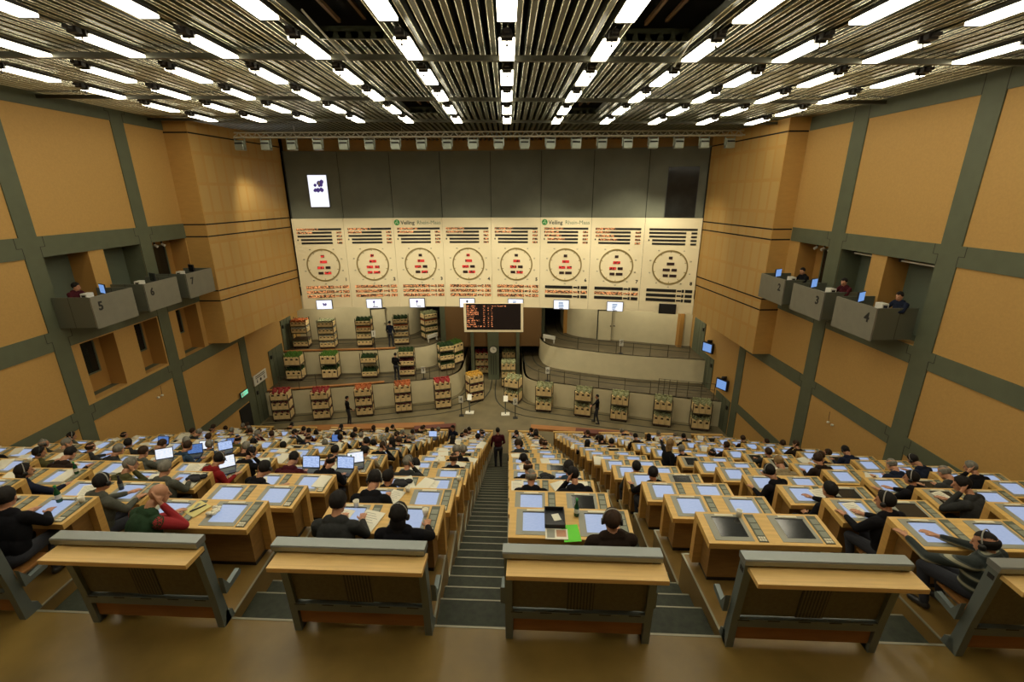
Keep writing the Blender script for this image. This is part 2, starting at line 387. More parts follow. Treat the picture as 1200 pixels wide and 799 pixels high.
# projecting timber boxes beside the board
def arc(x):
    # through (-12.4,27.3) (-.7,27.5) (10.5,25.3)
    p = ((-12.4, 27.3), (-.7, 27.5), (10.5, 25.3)); r = 0
    for i, (xi, yi) in enumerate(p):
        t = yi
        for j, (xj, _) in enumerate(p):
            if i != j: t *= (x - xj) / (xi - xj)
        r += t
    return r
def timber_box(name, wall, near, far, zbn, zbf, zt, grooves):
    """wall, near, far: plan corners; sloping bottom"""
    b = MB()
    P = [Vector((*wall, 0)), Vector((*near, 0)), Vector((*far, 0)), Vector((wall[0], far[1], 0))]
    zb = [zbn, zbn, zbf, zbf]
    v = [(p.x, p.y, z) for p, z in zip(P, zb)] + [(p.x, p.y, zt) for p in P]
    b.add(v, [(0, 1, 5, 4)], 'wood_box'); b.add(v, [(0, 3, 2, 1)], 'wood_box'); b.add(v, [(4, 5, 6, 7)], 'wood_box'); b.add(v, [(2, 3, 7, 6)], 'wood_box')
    b.add(v, [(1, 2, 6, 5)], 'acoustic')
    # horizontal shadow grooves on the two visible faces
    for z in grooves:
        for A, B in ((P[0], P[1]), (P[1], P[2])):
            d = (B - A).normalized(); n = Vector((d.y, -d.x, 0))
            if n.dot(Vector((-1 if wall[0] > 0 else 1, -.3, 0))) < 0: n = -n
            q = [A + n * .006, B + n * .006]
            b.add([(q[0].x, q[0].y, z - .03), (q[1].x, q[1].y, z - .03), (q[1].x, q[1].y, z + .03), (q[0].x, q[0].y, z + .03)], [(0, 1, 2, 3)], 'groove')
    me = b.mesh(name); uvl = me.uv_layers.new(name='UVMap')
    ax = (P[2] - P[1]).normalized()
    for poly in me.polygons:
        for li in poly.loop_indices:
            co = me.vertices[me.loops[li].vertex_index].co; uvl.data[li].uv = ((co - P[1]).dot(ax), co.z)
    return struct(link(name, me))
timber_box('wall_box_left', (XL, 21.05), (-13.3, 21.05), (-12.45, 27.35), -2.2, -2.02, 7.65, (7.02, 3.29, 2.77, .33, -.14))
timber_box('wall_box_right', (XR, 19.5), (11.0, 19.5), (10.5, 25.35), -2.42, -2.1, 7.45, (6.78, 3.05, 2.63, .1, -.38))

# ------------------------------------------------------------------ ceiling: metal slats, void, beams
b = MB()
k = 0
x = -14.43
gaps = [(2.95, 3.62, 7.4, 10.3), (-3.75, -2.95, 7.2, 10.2), (3.2, 3.65, 17.2, 19.2), (-3.6, -3.1, 17.2, 19.2)]
gaps = [(2.4, 3.5, 7.2, 10.4), (-3.55, -2.35, 7.2, 10.4), (2.4, 3.4, 16.6, 19.0), (-3.5, -2.5, 16.6, 19.0)]
while x < 12.2:
    z = zc(x)
    spans = [(-5, 30)]
    for g in gaps:
        if g[0] < x < g[1]:
            n = []
            for a, c in spans:
                if g[2] > a and g[3] < c: n += [(a, g[2]), (g[3], c)]
                else: n.append((a, c))
            spans = n
    for a, c in spans:
        pr = [(-.05, 0), (.05, 0), (.088, .10), (.088, .115), (-.088, .115), (-.088, .10)]
        v = [(x + px, yy, z + pz) for yy in (a, c) for px, pz in pr]
        b.add(v, [(0, 1, 7, 6), (1, 2, 8, 7), (2, 3, 9, 8), (3, 4, 10, 9), (4, 5, 11, 10), (5, 0, 6, 11), (5, 4, 3, 2, 1, 0), (6, 7, 8, 9, 10, 11)], 'slat')
        for e in (-.052, .052): b.tube((x + e, a, z), (x + e, c, z), .011, 'slat_lip', n=8)
    x += .2443
struct(b.build('ceiling'))
b = MB(); b.add([(-15, -5.2, 7.95), (12.5, -5.2, 7.95), (12.5, 33, 7.95), (-15, 33, 7.95)], [(3, 2, 1, 0)], 'void'); struct(b.build('ceiling_slab'))
tn = 2
for (y, z, h) in ((11.28, -.17, .11), (15.75, -.17, .10), (20.3, -.15, .09)):
    tn += 1; b = MB()
    v = [(-14.3, y, zc(-14.3) + z), (11.8, y, zc(11.8) + z)]
    for dy in (0,):
        p = []
        for (xx, yy, zz) in v: p += [(xx, yy - .05, zz), (xx, yy + .05, zz), (xx, yy + .05, zz + h), (xx, yy - .05, zz + h)]
        b.add(p, [(0, 1, 2, 3), (4, 7, 6, 5), (0, 4, 5, 1), (1, 5, 6, 2), (2, 6, 7, 3), (3, 7, 4, 0)], 'beam')
    struct(b.build('trim_%d' % tn))
# opening rims
for g in gaps:
    tn += 1; b = MB(); z = zc(g[0])
    b.box(g[0] - .1, g[1] + .1, g[2] - .06, g[2], z - .02, z + .2, 'slat'); b.box(g[0] - .1, g[1] + .1, g[3], g[3] + .06, z - .02, z + .2, 'slat')
    b.box(g[0] + .3, g[0] + .36, g[2], g[3], z + .25, z + .32, 'brown'); b.box(g[1] - .4, g[1] - .34, g[2], g[3], z + .3, z + .36, 'brown')
    struct(b.build('trim_%d' % tn))

# ------------------------------------------------------------------ lamps
def make_lamp():
    r = empty('ceiling_lamp')
    b = MB(); b.box(-.13, .13, -.68, .68, .06, .12, 'lamp_case', bev=.01); b.box(-.05, .05, -1.02, -.68, .05, .11, 'lamp_case'); b.box(-.09, .09, -.9, -.78, .02, .12, 'lamp_case'); b.build('housing', r)
    b = MB(); b.prism_x([(-.66, 0), (.66, 0), (.66, .05), (-.66, .05)], -.155, .155, 'lamp'); b.build('diffuser', r)
    b = MB()
    for s in (-1, 1): b.add([(s * .155, -.66, .05), (s * .155, .66, .05), (s * .10, .66, .10), (s * .10, -.66, .10)], [(0, 1, 2, 3)], 'flood')
    b.build('reflector', r)
    for s in (-1, 1):
        b = MB(); b.box(-.11, .11, s * .695 - .03, s * .695 + .03, -.005, .12, 'lamp_case', bev=.008); b.build('end_cap', r)
    b = MB(); b.tube((0, -.69, .0), (0, -.69, -.06), .012, 'lamp_case', n=6); b.ico((0, -.69, -.08), .028, 'lamp_case'); b.build('pull_switch', r)
    return r
lampP = make_lamp(); kids(lampP)
LX = [.02 + 1.955 * i for i in range(-6, 6)]; LY = [1.35, 3.65, 5.95, 8.22, 10.55, 12.9, 15.15, 17.45, 19.7]
first = True
for j, y in enumerate(LY):
    for i, x in enumerate(LX):
        o = lampP if first else copy_tree(lampP); first = False
        o.location = (x, y, zc(x) - .17)
        tag(o, 'white ceiling lamp, %s from the booth five wall, %s along from the truss' % (ORD[i], ORD[len(LY) - 1 - j]), 'ceiling lamp', 'fluorescent lamps under the slatted ceiling')

# lighting truss and floodlights
TY, TZ = 22.6, 6.98
r = empty('lighting_truss', (0, TY, TZ)); tag(r, 'silver lattice truss spanning the hall below the slatted ceiling', 'truss')
for yy, zz in ((-.11, 0), (.11, 0), (0, .2)):
    b = MB(); b.tube((-12.2, yy, zz), (11.1, yy, zz), .03, 'truss'); b.build('chord', r)
b = MB(); n = 58; L = 23.3 / n
for i in range(n):
    x0 = -12.2 + L * i
    for yy in (-.11, .11):
        b.tube((x0, yy, 0), (x0 + L / 2, 0, .2), .012, 'truss', n=5); b.tube((x0 + L / 2, 0, .2), (x0 + L, yy, 0), .012, 'truss', n=5)
    b.tube((x0, -.11, 0), (x0 + L, .11, 0), .01, 'truss', n=5)
b.build('lattice_brace', r)
for x in (-9.5, -4.7, 4.6, 9.0):
    b = MB(); b.tube((x, 0, .2), (x, 0, 7.45 - TZ), .01, 'truss', n=5); b.build('hanger', r)
def make_flood():
    r = empty('floodlight')
    b = MB(); b.box(-.2, .2, -.16, .12, -.52, -.25, 'flood', bev=.03); b.box(-.2, .2, -.12, .14, -.25, -.1, 'flood', bev=.02); b.build('housing', r)
    b = MB(); b.box(-.17, .17, -.168, -.158, -.26, -.2, 'black'); b.build('vent_slot', r)
    b = MB(); b.box(-.17, .17, .12, .135, -.48, -.2, 'flood_l'); b.build('lens', r)
    b = MB(); b.box(-.24, -.2, -.03, .03, -.4, 0, 'flood'); b.box(.2, .24, -.03, .03, -.4, 0, 'flood'); b.box(-.24, .24, -.03, .03, -.03, .0, 'flood'); b.build('bracket', r)
    return r
fp = make_flood(); kids(fp)
for i in range(21):
    x = -12.0 + 1.165 * i
    if x > 11.0: break
    o = fp if i == 0 else copy_tree(fp); o.location = (x, TY, TZ - .02)
    tag(o, 'grey box floodlight hanging under the truss, %s from the booth five wall' % ORD[i], 'floodlight', 'floodlights under the truss')
    if i % 2 == 0 or i in (5, 9, 13, 17):
        ld = bpy.data.lights.new('stage_spot', 'SPOT'); ld.energy = 720; ld.spot_size = R(78); ld.spot_blend = .7; ld.color = (1, .90, .66); ld.shadow_soft_size = .15
        lo = bpy.data.objects.new('stage_spot', ld); col.objects.link(lo); lo.location = (x, TY + .2, TZ - .42); lo['kind'] = 'helper'
        tgt = Vector((x * .92, 27.3, -2.2 if i % 4 == 0 else -6.2)); d = tgt - lo.location; lo.rotation_euler = d.to_track_quat('-Z', 'Y').to_euler()
# loose rods hanging from the ceiling openings
for i, (a, c, lab) in enumerate((((3.62, 9.6, 7.5), (3.62, 11.2, 7.1), 'thin pale rod hanging slantwise from the ceiling opening towards booth four'), ((-3.5, 9.3, 7.52), (-3.3, 11.2, 7.15), 'thin pale rod hanging slantwise from the ceiling opening towards booth five'))):
    b = MB(); b.tube(a, c, .018, 'truss', n=8); b.ico(c, .03, 'truss'); tag(b.build('hanging_rod'), lab, 'rod')

# ------------------------------------------------------------------ front wall: grey panels, timber strip, eight clock panels
NX = [-12.35 + 2.85 * k for k in range(9)]
def frame_at(k, off=0.0):
    a = Vector((NX[k], arc(NX[k]), 0)); c = Vector((NX[k+1], arc(NX[k+1]), 0)); d = (c - a).normalized(); n = Vector((-d.y, d.x, 0))
    m = (a + c) / 2 + n * off
    return m, math.atan2(d.y, d.x), (c - a).length
b = MB()
for k in range(8):
    m, a, L = frame_at(k, .22); T = Matrix.Translation(m) @ Matrix.Rotation(a, 4, 'Z')
    b.box(-L / 2 + .012, L / 2 - .012, 0, .1, 3.0, 6.80, 'grey', T)
    b.box(-L / 2 - .1, L / 2 + .1, .1, .14, 3.0, 6.79, 'seam', T)
struct(b.build('wall_front'))
b = MB()
for k in range(8):
    m, a, L = frame_at(k, .75); T = Matrix.Translation(m) @ Matrix.Rotation(a, 4, 'Z'); b.box(-L / 2 - .15, L / 2 + .15, 0, .1, 6.5, 7.8, 'wood_box', T)
    m, a, L = frame_at(k, .22); T = Matrix.Translation(m) @ Matrix.Rotation(a, 4, 'Z'); b.box(-L / 2 - .05, L / 2 + .05, 0, .7, 6.79, 6.83, 'grey', T)
struct(b.build('wall_front_top'))
def disc(b, cx, cz, r, m, y=-.02, n=28, r0=0):
    v = []; f = []
    for i in range(n):
        t = 2 * math.pi * i / n; v += [(cx + r * math.cos(t), y, cz + r * math.sin(t)), (cx + r0 * math.cos(t), y, cz + r0 * math.sin(t)), (cx + r * math.cos(t), 0, cz + r * math.sin(t)), (cx + r0 * math.cos(t), 0, cz + r0 * math.sin(t))]
    for i in range(n):
        j = (i + 1) % n; f += [(4*i, 4*i+1, 4*j+1, 4*j), (4*i+2, 4*i, 4*j, 4*j+2)]
        if r0: f.append((4*i+1, 4*i+3, 4*j+3, 4*j+1))
    b.add(v, f, m)
LIT = [ # per clock: fraction of upper rows lit, digits lit flags (7), lower rows lit
 ((1, 1, 0, 0, 0), (1, 1, 1, 0, 0, 1), (1, 1, 1)), ((1, 1, 0, 0, 0), (1, 1, 1, 1, 1, 1), (1, 1, 1)), ((1, 1, 0, 0, 0), (0, 1, 1, 0, 0, 1), (1, 1, 1)), ((1, 1, 0, 0, 0), (1, 1, 1, 0, 0, 1), (1, 1, 1)),
 ((1, 1, 0, 0, 0), (0, 1, 1, 0, 0, 1), (1, 1, 1)), ((1, 1, 1, 1, 0), (0, 1, 1, 1, 0, 0), (0, 1, 0)), ((1, 1, 1, 1, 0), (0, 1, 1, 0, 0, 0), (0, 1, 0)), ((0, 0, 0, 0, 0), (0, 0, 0, 0, 0, 0), (0, 0, 0))]
for k in range(8):
    m, a, L = frame_at(k); r = empty('auction_clock', m, a)
    tag(r, 'cream auction clock panel numbered %s with round dial and LED rows' % NUM[k + 1], 'auction clock', 'auction clocks across the front wall')
    b = MB(); b.box(-L / 2 + .006, L / 2 - .006, 0, .12, -2.05, 3.22, 'board'); b.box(-L / 2, L / 2, .12, .2, -2.03, 3.2, 'seam'); b.build('panel', r)
    up, dg, lo = LIT[k]
    W = L / 2
    zr = (2.62, 2.43, 2.23, 2.03, 1.84)
    for q in range(5):
        x0, x1 = ((-1.22, 1.28), (-1.22, .72), (-1.2, .72), (-1.03, .72), (-1.03, .72))[q]
        if up[q]:
            xm = x0 + (x1 - x0) * random.uniform(.42, .6)
            b = MB(); b.box(x0, xm, -.015, 0, zr[q] - .055, zr[q] + .055, 'led'); b.box(xm, x1, -.015, 0, zr[q] - .055, zr[q] + .055, 'led_off')
        else:
            b = MB(); b.box(x0, x1, -.015, 0, zr[q] - .055, zr[q] + .055, 'led_off')
        b.build('text_row', r)
        if q:
            b = MB(); b.box(.98, 1.28, -.015, 0, zr[q] - .05, zr[q] + .05, 'led_s' if k < 7 else 'led_off'); b.build('price_field', r)
    b = MB(); b.box(-1.24, -1.17, -.015, 0, 1.99, 2.07, 'led_off'); b.build('marker_lamp', r)
    cx, cz = .04, .56
    b = MB(); disc(b, cx, cz, .955, 'ring', -.03, 56, .885); b.build('dial_ring', r)
    b = MB()
    for t in range(10):
        th = math.pi / 2 - t * math.pi / 5; c, s = math.cos(th), math.sin(th)
        T = Matrix.Translation((cx, 0, cz)) @ Matrix.Rotation(-th, 4, 'Y'); b.box(.80, .905, -.02, 0, -.013, .013, 'ring', T)
    b.build('tick_marking', r)
    for t in range(1, 10):
        th = math.pi / 2 - t * math.pi / 5
        me = text_mesh(str(t * 10), .10, 'ink', 'dial_numeral'); o = link('dial_numeral', me, r, (cx + 1.12 * math.cos(th), -.005, cz + 1.12 * math.sin(th))); o.rotation_euler = (R(90), 0, 0)
    dd = ((cx, 1.08, .2), (cx + .02, .75, .40), (cx - .18, .41, .38), (cx + .24, .41, .28), (cx - .2, .09, .28), (cx + .2, .09, .38))
    for q, (xx, zz, w) in enumerate(dd):
        b = MB(); b.box(xx - w / 2, xx + w / 2, -.02, 0, zz - .075, zz + .075, 'led_red' if dg[q] else 'led_red_off'); b.build('digit_display', r)
    me = text_mesh(str(k + 1), .26, 'ink', 'clock_number', bold=.008); o = link('clock_number', me, r, (1.24, -.006, -.33)); o.rotation_euler = (R(90), 0, 0)
    for q, zz in enumerate((-.76, -1.04, -1.31)):
        b = MB(); b.box(-1.12, .5, -.015, 0, zz - .085, zz + .085, 'led' if lo[q] else 'led_off')
        for (xa, xb, hh) in ((.54, .78, .05), (.8, .92, .085), (.98, 1.36, .085)): b.box(xa, xb, -.015, 0, zz - hh, zz + hh, 'led' if lo[q] or (k < 5) else 'led_off')
        b.build('text_row', r)
    # info monitor at the lower edge
    xm = (-.18, -.08, -.32, -.1, .0, -.12, .12, .12)[k]
    mr = empty('monitor', m + Matrix.Rotation(a, 3, 'Z') @ Vector((xm, -.06, -1.80)), a)
    tag(mr, ('white lit info monitor under clock %s at the board edge' if k < 7 else 'dark switched-off info monitor under clock %s at the board edge') % NUM[k + 1], 'monitor', 'info monitors under the clocks')
    b = MB(); b.box(-.47, .47, -.06, .05, -.29, .29, 'lapk', bev=.012); b.build('casing', mr)
    b = MB(); b.box(-.44, .44, -.066, -.06, -.265, .265, 'monitor' if k < 7 else 'led_off'); d = b.build('display', mr)
    if k < 7:
        b = MB(); rr = random.Random(k)
        if k == 0:
            for s in range(7): b.ico((rr.uniform(-.13, .13), -.068, rr.uniform(-.08, .1)), .05, 'flowerpic', sc=(1, .06, 1))
        elif k < 4:
            b.box(-.02, .0, -.07, -.066, -.18, .05, 'ink'); b.ico((0, -.068, .1), .07, 'flowerpic' if k < 3 else 'ink', sc=(1, .06, 1.2)); b.box(-.2 + .1 * k, .22, -.07, -.066, -.22, -.18, 'ink')
        else:
            for s in range(5): b.box(-.16, rr.uniform(.0, .16), -.07, -.066, .12 - .075 * s, .16 - .075 * s, 'picblue')
            b.box(-.12, .12, -.07, -.066, -.26, -.22, 'ink')
        b.build('page_picture', d)
# shop sign lettering over clocks three and six
for k, lab in ((2, 'green round emblem and auction name lettering above clock three'), (5, 'green round emblem and auction name lettering above clock six')):
    m, a, L = frame_at(k); r = empty('name_sign', m, a); tag(r, lab, 'sign', 'name signs on the clock board')
    b = MB(); disc(b, -1.2, 2.97, .165, 'logo_green', -.014, 24); b.build('emblem', r)
    b = MB()
    for t in range(3):
        th = R(90 + 120 * t); T = Matrix.Translation((-1.2, 0, 2.97)) @ Matrix.Rotation(-th, 4, 'Y'); b.box(.0, .12, -.018, -.014, -.016, .016, 'logo_pale', T); b.box(.04, .1, -.018, -.014, -.05, -.02, 'logo_pale', T)
    b.build('emblem_motif', r)
    o = link('lettering', text_mesh('Veiling', .30, 'txt_grey', align='LEFT', bold=.006), r, (-.98, -.006, 2.95)); o.rotation_euler = (R(90), 0, 0)
    o = link('lettering', text_mesh('Rhein-Maas', .30, 'txt_pale', align='LEFT'), r, (-.04, -.006, 2.95)); o.rotation_euler = (R(90), 0, 0)
# the two tall screens on the grey wall
for k, x, z, w, h, lit in ((0, -10.7, 4.72, 1.02, 1.72, True), (7, 9.35, 4.55, 1.5, 2.5, False)):
    m, a, L = frame_at(k, .2); px = Vector((x, 0, 0)); dx = (x - m.x) / math.cos(a)
    r = empty('wall_screen', m + Matrix.Rotation(a, 3, 'Z') @ Vector((dx, -.03, z)), a)
    tag(r, 'tall lit white screen showing a violet flower on the grey wall' if lit else 'tall dark switched-off screen on the grey wall above clock eight', 'screen')
    b = MB(); b.box(-w / 2 - .03, w / 2 + .03, -.04, .04, -h / 2 - .03, h / 2 + .03, 'lapk'); b.build('frame', r)
    b = MB(); b.box(-w / 2, w / 2, -.048, -.04, -h / 2, h / 2, 'monitor' if lit else 'scr_off'); d = b.build('display', r)
    if lit:
        b = MB(); rr = random.Random(4)
        for s in range(12): b.ico((rr.uniform(-.26, .26), -.05, rr.uniform(.0, .6)), rr.uniform(.08, .14), 'flowerpic', sc=(1, .03, 1))
        b.ico((.08, -.055, .42), .06, 'white', sc=(1, .03, 2)); b.build('flower_picture', d)
# large LED message board under the clocks
m, a, L = frame_at(3); r = empty('message_board', (-.87, 26.7, -2.62), R(-2)); tag(r, 'black LED message board in a cream frame with orange text lines', 'display board')
b = MB(); b.box(-1.78, 1.78, 0, .14, -.80, .95, 'board'); b.build('frame', r)
b = MB(); b.box(-1.63, 1.63, -.01, 0, -.66, .95, 'screen_face'); f = b.build('display', r)
rr = random.Random(3)
for q in range(11):
    z = .80 - q * .125
    b = MB(); b.box(-1.6, -1.6 + rr.uniform(.4, .9), -.016, -.01, z - .04, z + .04, 'led_board'); b.box(-.62, -.5, -.016, -.01, z - .03, z + .03, 'led_board'); b.box(-.34, -.27, -.016, -.01, z - .03, z + .03, 'led_board'); b.box(-.14, -.05, -.016, -.01, z - .03, z + .03, 'led_board')
    if q == 0: b.box(-.1, .75, -.016, -.01, z - .03, z + .03, 'led_board')
    b.build('text_row', f)
# ------------------------------------------------------------------ raked floor: walkway, platforms, stairs
def sh(x, y): return (x, y + SH * x)
def slab(b, x0, x1, y0, y1, z0, z1, m):
    v = [(*sh(x, y), z) for z in (z0, z1) for (x, y) in ((x0, y0), (x1, y0), (x1, y1), (x0, y1))]
    b.add(v, [(0, 3, 2, 1), (4, 5, 6, 7), (0, 1, 5, 4), (1, 2, 6, 5), (2, 3, 7, 6), (3, 0, 4, 7)], m)
b = MB(); slab(b, -16, 13, -5.0, 3.82, -.3, 0, 'floor'); struct(b.build('floor'))
b = MB()
cols = list(range(C_LO, C_HI + 1))
def xr(c):
    x0 = CX0 + CP * c; x1 = x0 + DW
    if c == C_LO: x0 = XL
    return x0, x1
for c in cols:
    x0, x1 = xr(c)
    slab(b, x0, x1, 3.82, Y0, -.3, 0, 'floor2')
    for n in range(NR):
        z = -RISE * n; ya = Y0 + RUN * n
        slab(b, x0, x1, ya, ya + RUN, z - .62, z, 'floor2')
        for xe in (x0, x1): slab(b, xe - .012, xe + .012, ya, ya + RUN, z - .01, z + .004, 'nosing')
        slab(b, x0, x1, ya + RUN - .02, ya + RUN + .004, z - .02, z + .005, 'nosing')
    for xe in (x0, x1): slab(b, xe - .012, xe + .012, 3.82, Y0, -.01, .004, 'nosing')
    slab(b, x0, x1, 3.82, 3.835, -.01, .004, 'nosing')
struct(b.build('floor_tiers'))
for c in range(C_LO, C_HI + 1):
    x0 = xr(c)[1]; x1 = CX0 + CP * (c + 1) if c < C_HI else XR
    b = MB(); k = 1
    slab(b, x0, x1, 3.80, 3.825, -.05, .004, 'nosing')
    while k <= 48:
        y1 = Y0 + .02 + .351 * k; y0 = y1 - .351 if k > 1 else 3.82; z = -.1697 * k
        slab(b, x0, x1, y0, y1 + .01, z - .5, z, 'carpet'); slab(b, x0, x1, y1 - .006, y1 + .012, z - .02, z + .003, 'nosing')
        k += 1
    struct(b.build('stairs_floor'))
# ------------------------------------------------------------------ stage: three lanes between curved walls
W1L = [(-14.3, 24.95), (-12.4, 25.27), (-10.46, 25.58), (-8.24, 26.0), (-5.71, 26.56), (-4.3, 26.98), (-3.5, 27.6), (-3.15, 28.4), (-3.05, 29.6), (-3.0, 34)]
W2L = [(-14.3, 27.72), (-12.7, 27.86), (-10.2, 27.98), (-8.1, 28.12), (-6.6, 28.42), (-5.4, 28.9), (-4.75, 29.7), (-4.5, 30.7), (-4.38, 32.3), (-4.3, 35)]
W3L = [(-14.3, 30.5), (-11.58, 30.65), (-9.85, 30.8), (-8.4, 31.17), (-7.1, 31.5), (-6.6, 32.1), (-6.4, 33), (-6.35, 35)]
W1R = [(1.0, 34), (.98, 29.6), (.98, 28.0), (1.15, 26.95), (1.8, 26.3), (3.35, 25.8), (5.3, 25.1), (8.1, 24.2), (9.45, 23.78), (11.8, 23.1)]
W2R = [(2.25, 35), (2.2, 32), (2.22, 30.4), (2.5, 29.2), (3.3, 28.4), (5.65, 27.35), (7.65, 26.65), (9.65, 26.2), (11.8, 25.7)]
W3R = [(4.1, 35), (4.05, 32.4), (4.3, 31.4), (4.9, 30.75), (6.1, 30.2), (6.96, 29.96), (8.31, 29.54), (11.8, 28.4)]
def smooth_line(P, n=4):
    P = [Vector((*p, 0)) for p in P]; out = []
    for i in range(len(P) - 1):
        p0, p1, p2, p3 = P[max(i-1, 0)], P[i], P[i+1], P[min(i+2, len(P)-1)]
        for k in range(n):
            t = k / n; out.append(.5 * ((2*p1) + (p2-p0)*t + (2*p0-5*p1+4*p2-p3)*t*t + (3*p1-p0-3*p2+p3)*t*t*t))
    out.append(P[-1]); return [(p.x, p.y) for p in out]
def curved_wall(name, P, z0, z1, left, cap=True):
    """front face follows P; the lane above starts right behind it"""
    Q = smooth_line(P); b = MB(); n = len(Q); v = []
    for (x, y) in Q: v += [(x, y, z0), (x, y, z1)]
    b.add(v, [(2*i, 2*i+2, 2*i+3, 2*i+1) for i in range(n - 1)], 'cream', True)
    # rounded concrete edge: a thin cap strip
    v = []
    for i, (x, y) in enumerate(Q):
        a = Vector(Q[max(i-1, 0)]); c = Vector(Q[min(i+1, n-1)]); d = (c - a).normalized(); nn = Vector((-d.y, d.x))
        v += [(x, y, z1), (x + nn.x * .14, y + nn.y * .14, z1), (x, y, z1 + .0), (x - nn.x * .01, y - nn.y * .01, z1 - .05)]
    b.add(v, [(4*i, 4*i+4, 4*i+5, 4*i+1) for i in range(n - 1)], 'cream')
    struct(b.build(name)); return Q
def lane(name, P, zf, back, m='lane'):
    """flat floor from curve P back to y = back"""
    Q = smooth_line(P); b = MB(); v = []
    for (x, y) in Q: v += [(x, y, zf)]
    return Q
def flat(name, poly, z, m):
    bm = bmesh.new(); vs = [bm.verts.new((x, y, z)) for x, y in poly]; f = bm.faces.new(vs)
    bmesh.ops.triangulate(bm, faces=[f]); bmesh.ops.recalc_face_normals(bm, faces=bm.faces[:]); me = bpy.data.meshes.new(name); bm.to_mesh(me); bm.free(); me.materials.append(M[m]); return struct(link(name, me))
flat('floor_stage', [(-14.5, 19.6), (12, 18.2), (12, 36), (-14.5, 36)], ZST, 'stage')
q1l = curved_wall('wall_lane_1', W1L, ZST, ZT2, 1); q2l = curved_wall('wall_lane_2', W2L, ZT2, ZT3, 1); q3l = curved_wall('wall_lane_3', W3L, ZT3, -1.2, 1)
q1r = curved_wall('wall_lane_4', W1R, ZST, ZT2, 0); q2r = curved_wall('wall_lane_5', W2R, ZT2, ZT3, 0); q3r = curved_wall('wall_lane_6', W3R, ZT3, -1.2, 0)
flat('floor_lane_1', q1l + [(-3.0, 36), (-14.5, 36), (-14.5, 24.95)], ZT2, 'lane')
flat('floor_lane_2', q2l + [(-4.3, 36), (-14.5, 36), (-14.5, 27.72)], ZT3, 'lane')
flat('floor_lane_3', [(12, 23.1), (12, 36), (1.0, 36)] + q1r, ZT2, 'lane')
flat('floor_lane_4', [(12, 25.7), (12, 36), (2.25, 36)] + q2r, ZT3, 'lane')
# guide rails let into the lanes, low kerbs of timber at lane edges
def offs(Q, d):
    out = []
    for i in range(len(Q)):
        a = Vector(Q[max(i-1, 0)]); c = Vector(Q[min(i+1, len(Q)-1)]); t = (c - a).normalized(); out.append((Q[i][0] - t.y * d, Q[i][1] + t.x * d))
    return out
def ribbon(b, Q, w, z0, z1, m):
    A = offs(Q, 0); B = offs(Q, w); v = []
    for p, q in zip(A, B): v += [(*p, z0), (*p, z1), (*q, z1), (*q, z0)]
    n = len(Q); f = []
    for i in range(n - 1):
        for k in range(4): f.append((4*i+k, 4*i+4+k, 4*i+4+(k+1) % 4, 4*i+(k+1) % 4))
    b.add(v, f + [(0, 1, 2, 3), (4*n-4, 4*n-1, 4*n-2, 4*n-3)], m)
tr = 20
for Q, z, ds in ((q1l, ZST, (-.35, -1.15, -1.9)), (q2l, ZT2, (-.3, -.9)), (q3l, ZT3, (-.4, -1.1)), (q1r, ZST, (-.35, -1.15, -1.9)), (q2r, ZT2, (-.5, -1.2)), (q3r, ZT3, (-.5, -1.3))):
    for d in ds:
        b = MB(); ribbon(b, [p for p in offs(Q, d) if p[0] > -14.2 and p[0] < 11.7], .07, z, z + .015, 'seam'); tr += 1; struct(b.build('trim_%d' % tr))
for Q, z in ((q1l, ZT2), (q2l, ZT3)):
    b = MB(); P = [p for p in Q if p[0] < -7.2]; ribbon(b, offs(P, .16), .22, z, z + .06, 'wood_red'); tr += 1; struct(b.build('trim_%d' % tr))
# railing posts along the lane edges
def railing(name, pts, z, h, lab, rails):
    r = empty(name, (pts[0][0], pts[0][1], z)); tag(r, lab, 'railing'); o = Vector((pts[0][0], pts[0][1], 0))
    b = MB()
    for x, y in pts: b.tube((x - o.x, y - o.y, 0), (x - o.x, y - o.y, h), .02, 'trolley', n=6)
    b.build('post', r)
    for rz in rails:
        b = MB()
        for (p, q) in zip(pts, pts[1:]): b.tube((p[0]-o.x, p[1]-o.y, rz), (q[0]-o.x, q[1]-o.y, rz), .016, 'trolley', n=6)
        b.build('rail', r)
railing('lane_railing', [p for p in offs(q1r, .12) if 8.4 < p[0] < 11.6], ZT2, 1.0, 'dark tube railing on the middle lane edge under clock eight', (.98, .62, .3))
railing('lane_railing', [p for p in offs(q2r, .12)[::2] if 4.4 < p[0] < 11.6], ZT3, .8, 'thin dark railing along the upper lane edge below clocks seven and eight', (.78,))
railing('lane_railing', [p for p in offs(q1r, .12)[::2] if 1.7 < p[0] < 8.4], ZT2, .8, 'thin dark railing along the middle lane edge below clocks six and seven', (.78,))
railing('lane_railing', [p for p in offs(q1l, .12)[::2] if -13.9 < p[0] < -11.0], ZT2, .9, 'dark railing on the middle lane edge near the exit sign', (.88, .5))
railing('lane_railing', [p for p in offs(q1l, .12)[::2] if -6.2 < p[0] < -3.4], ZT2, .8, 'thin dark railing on the middle lane bend below clock three', (.78,))
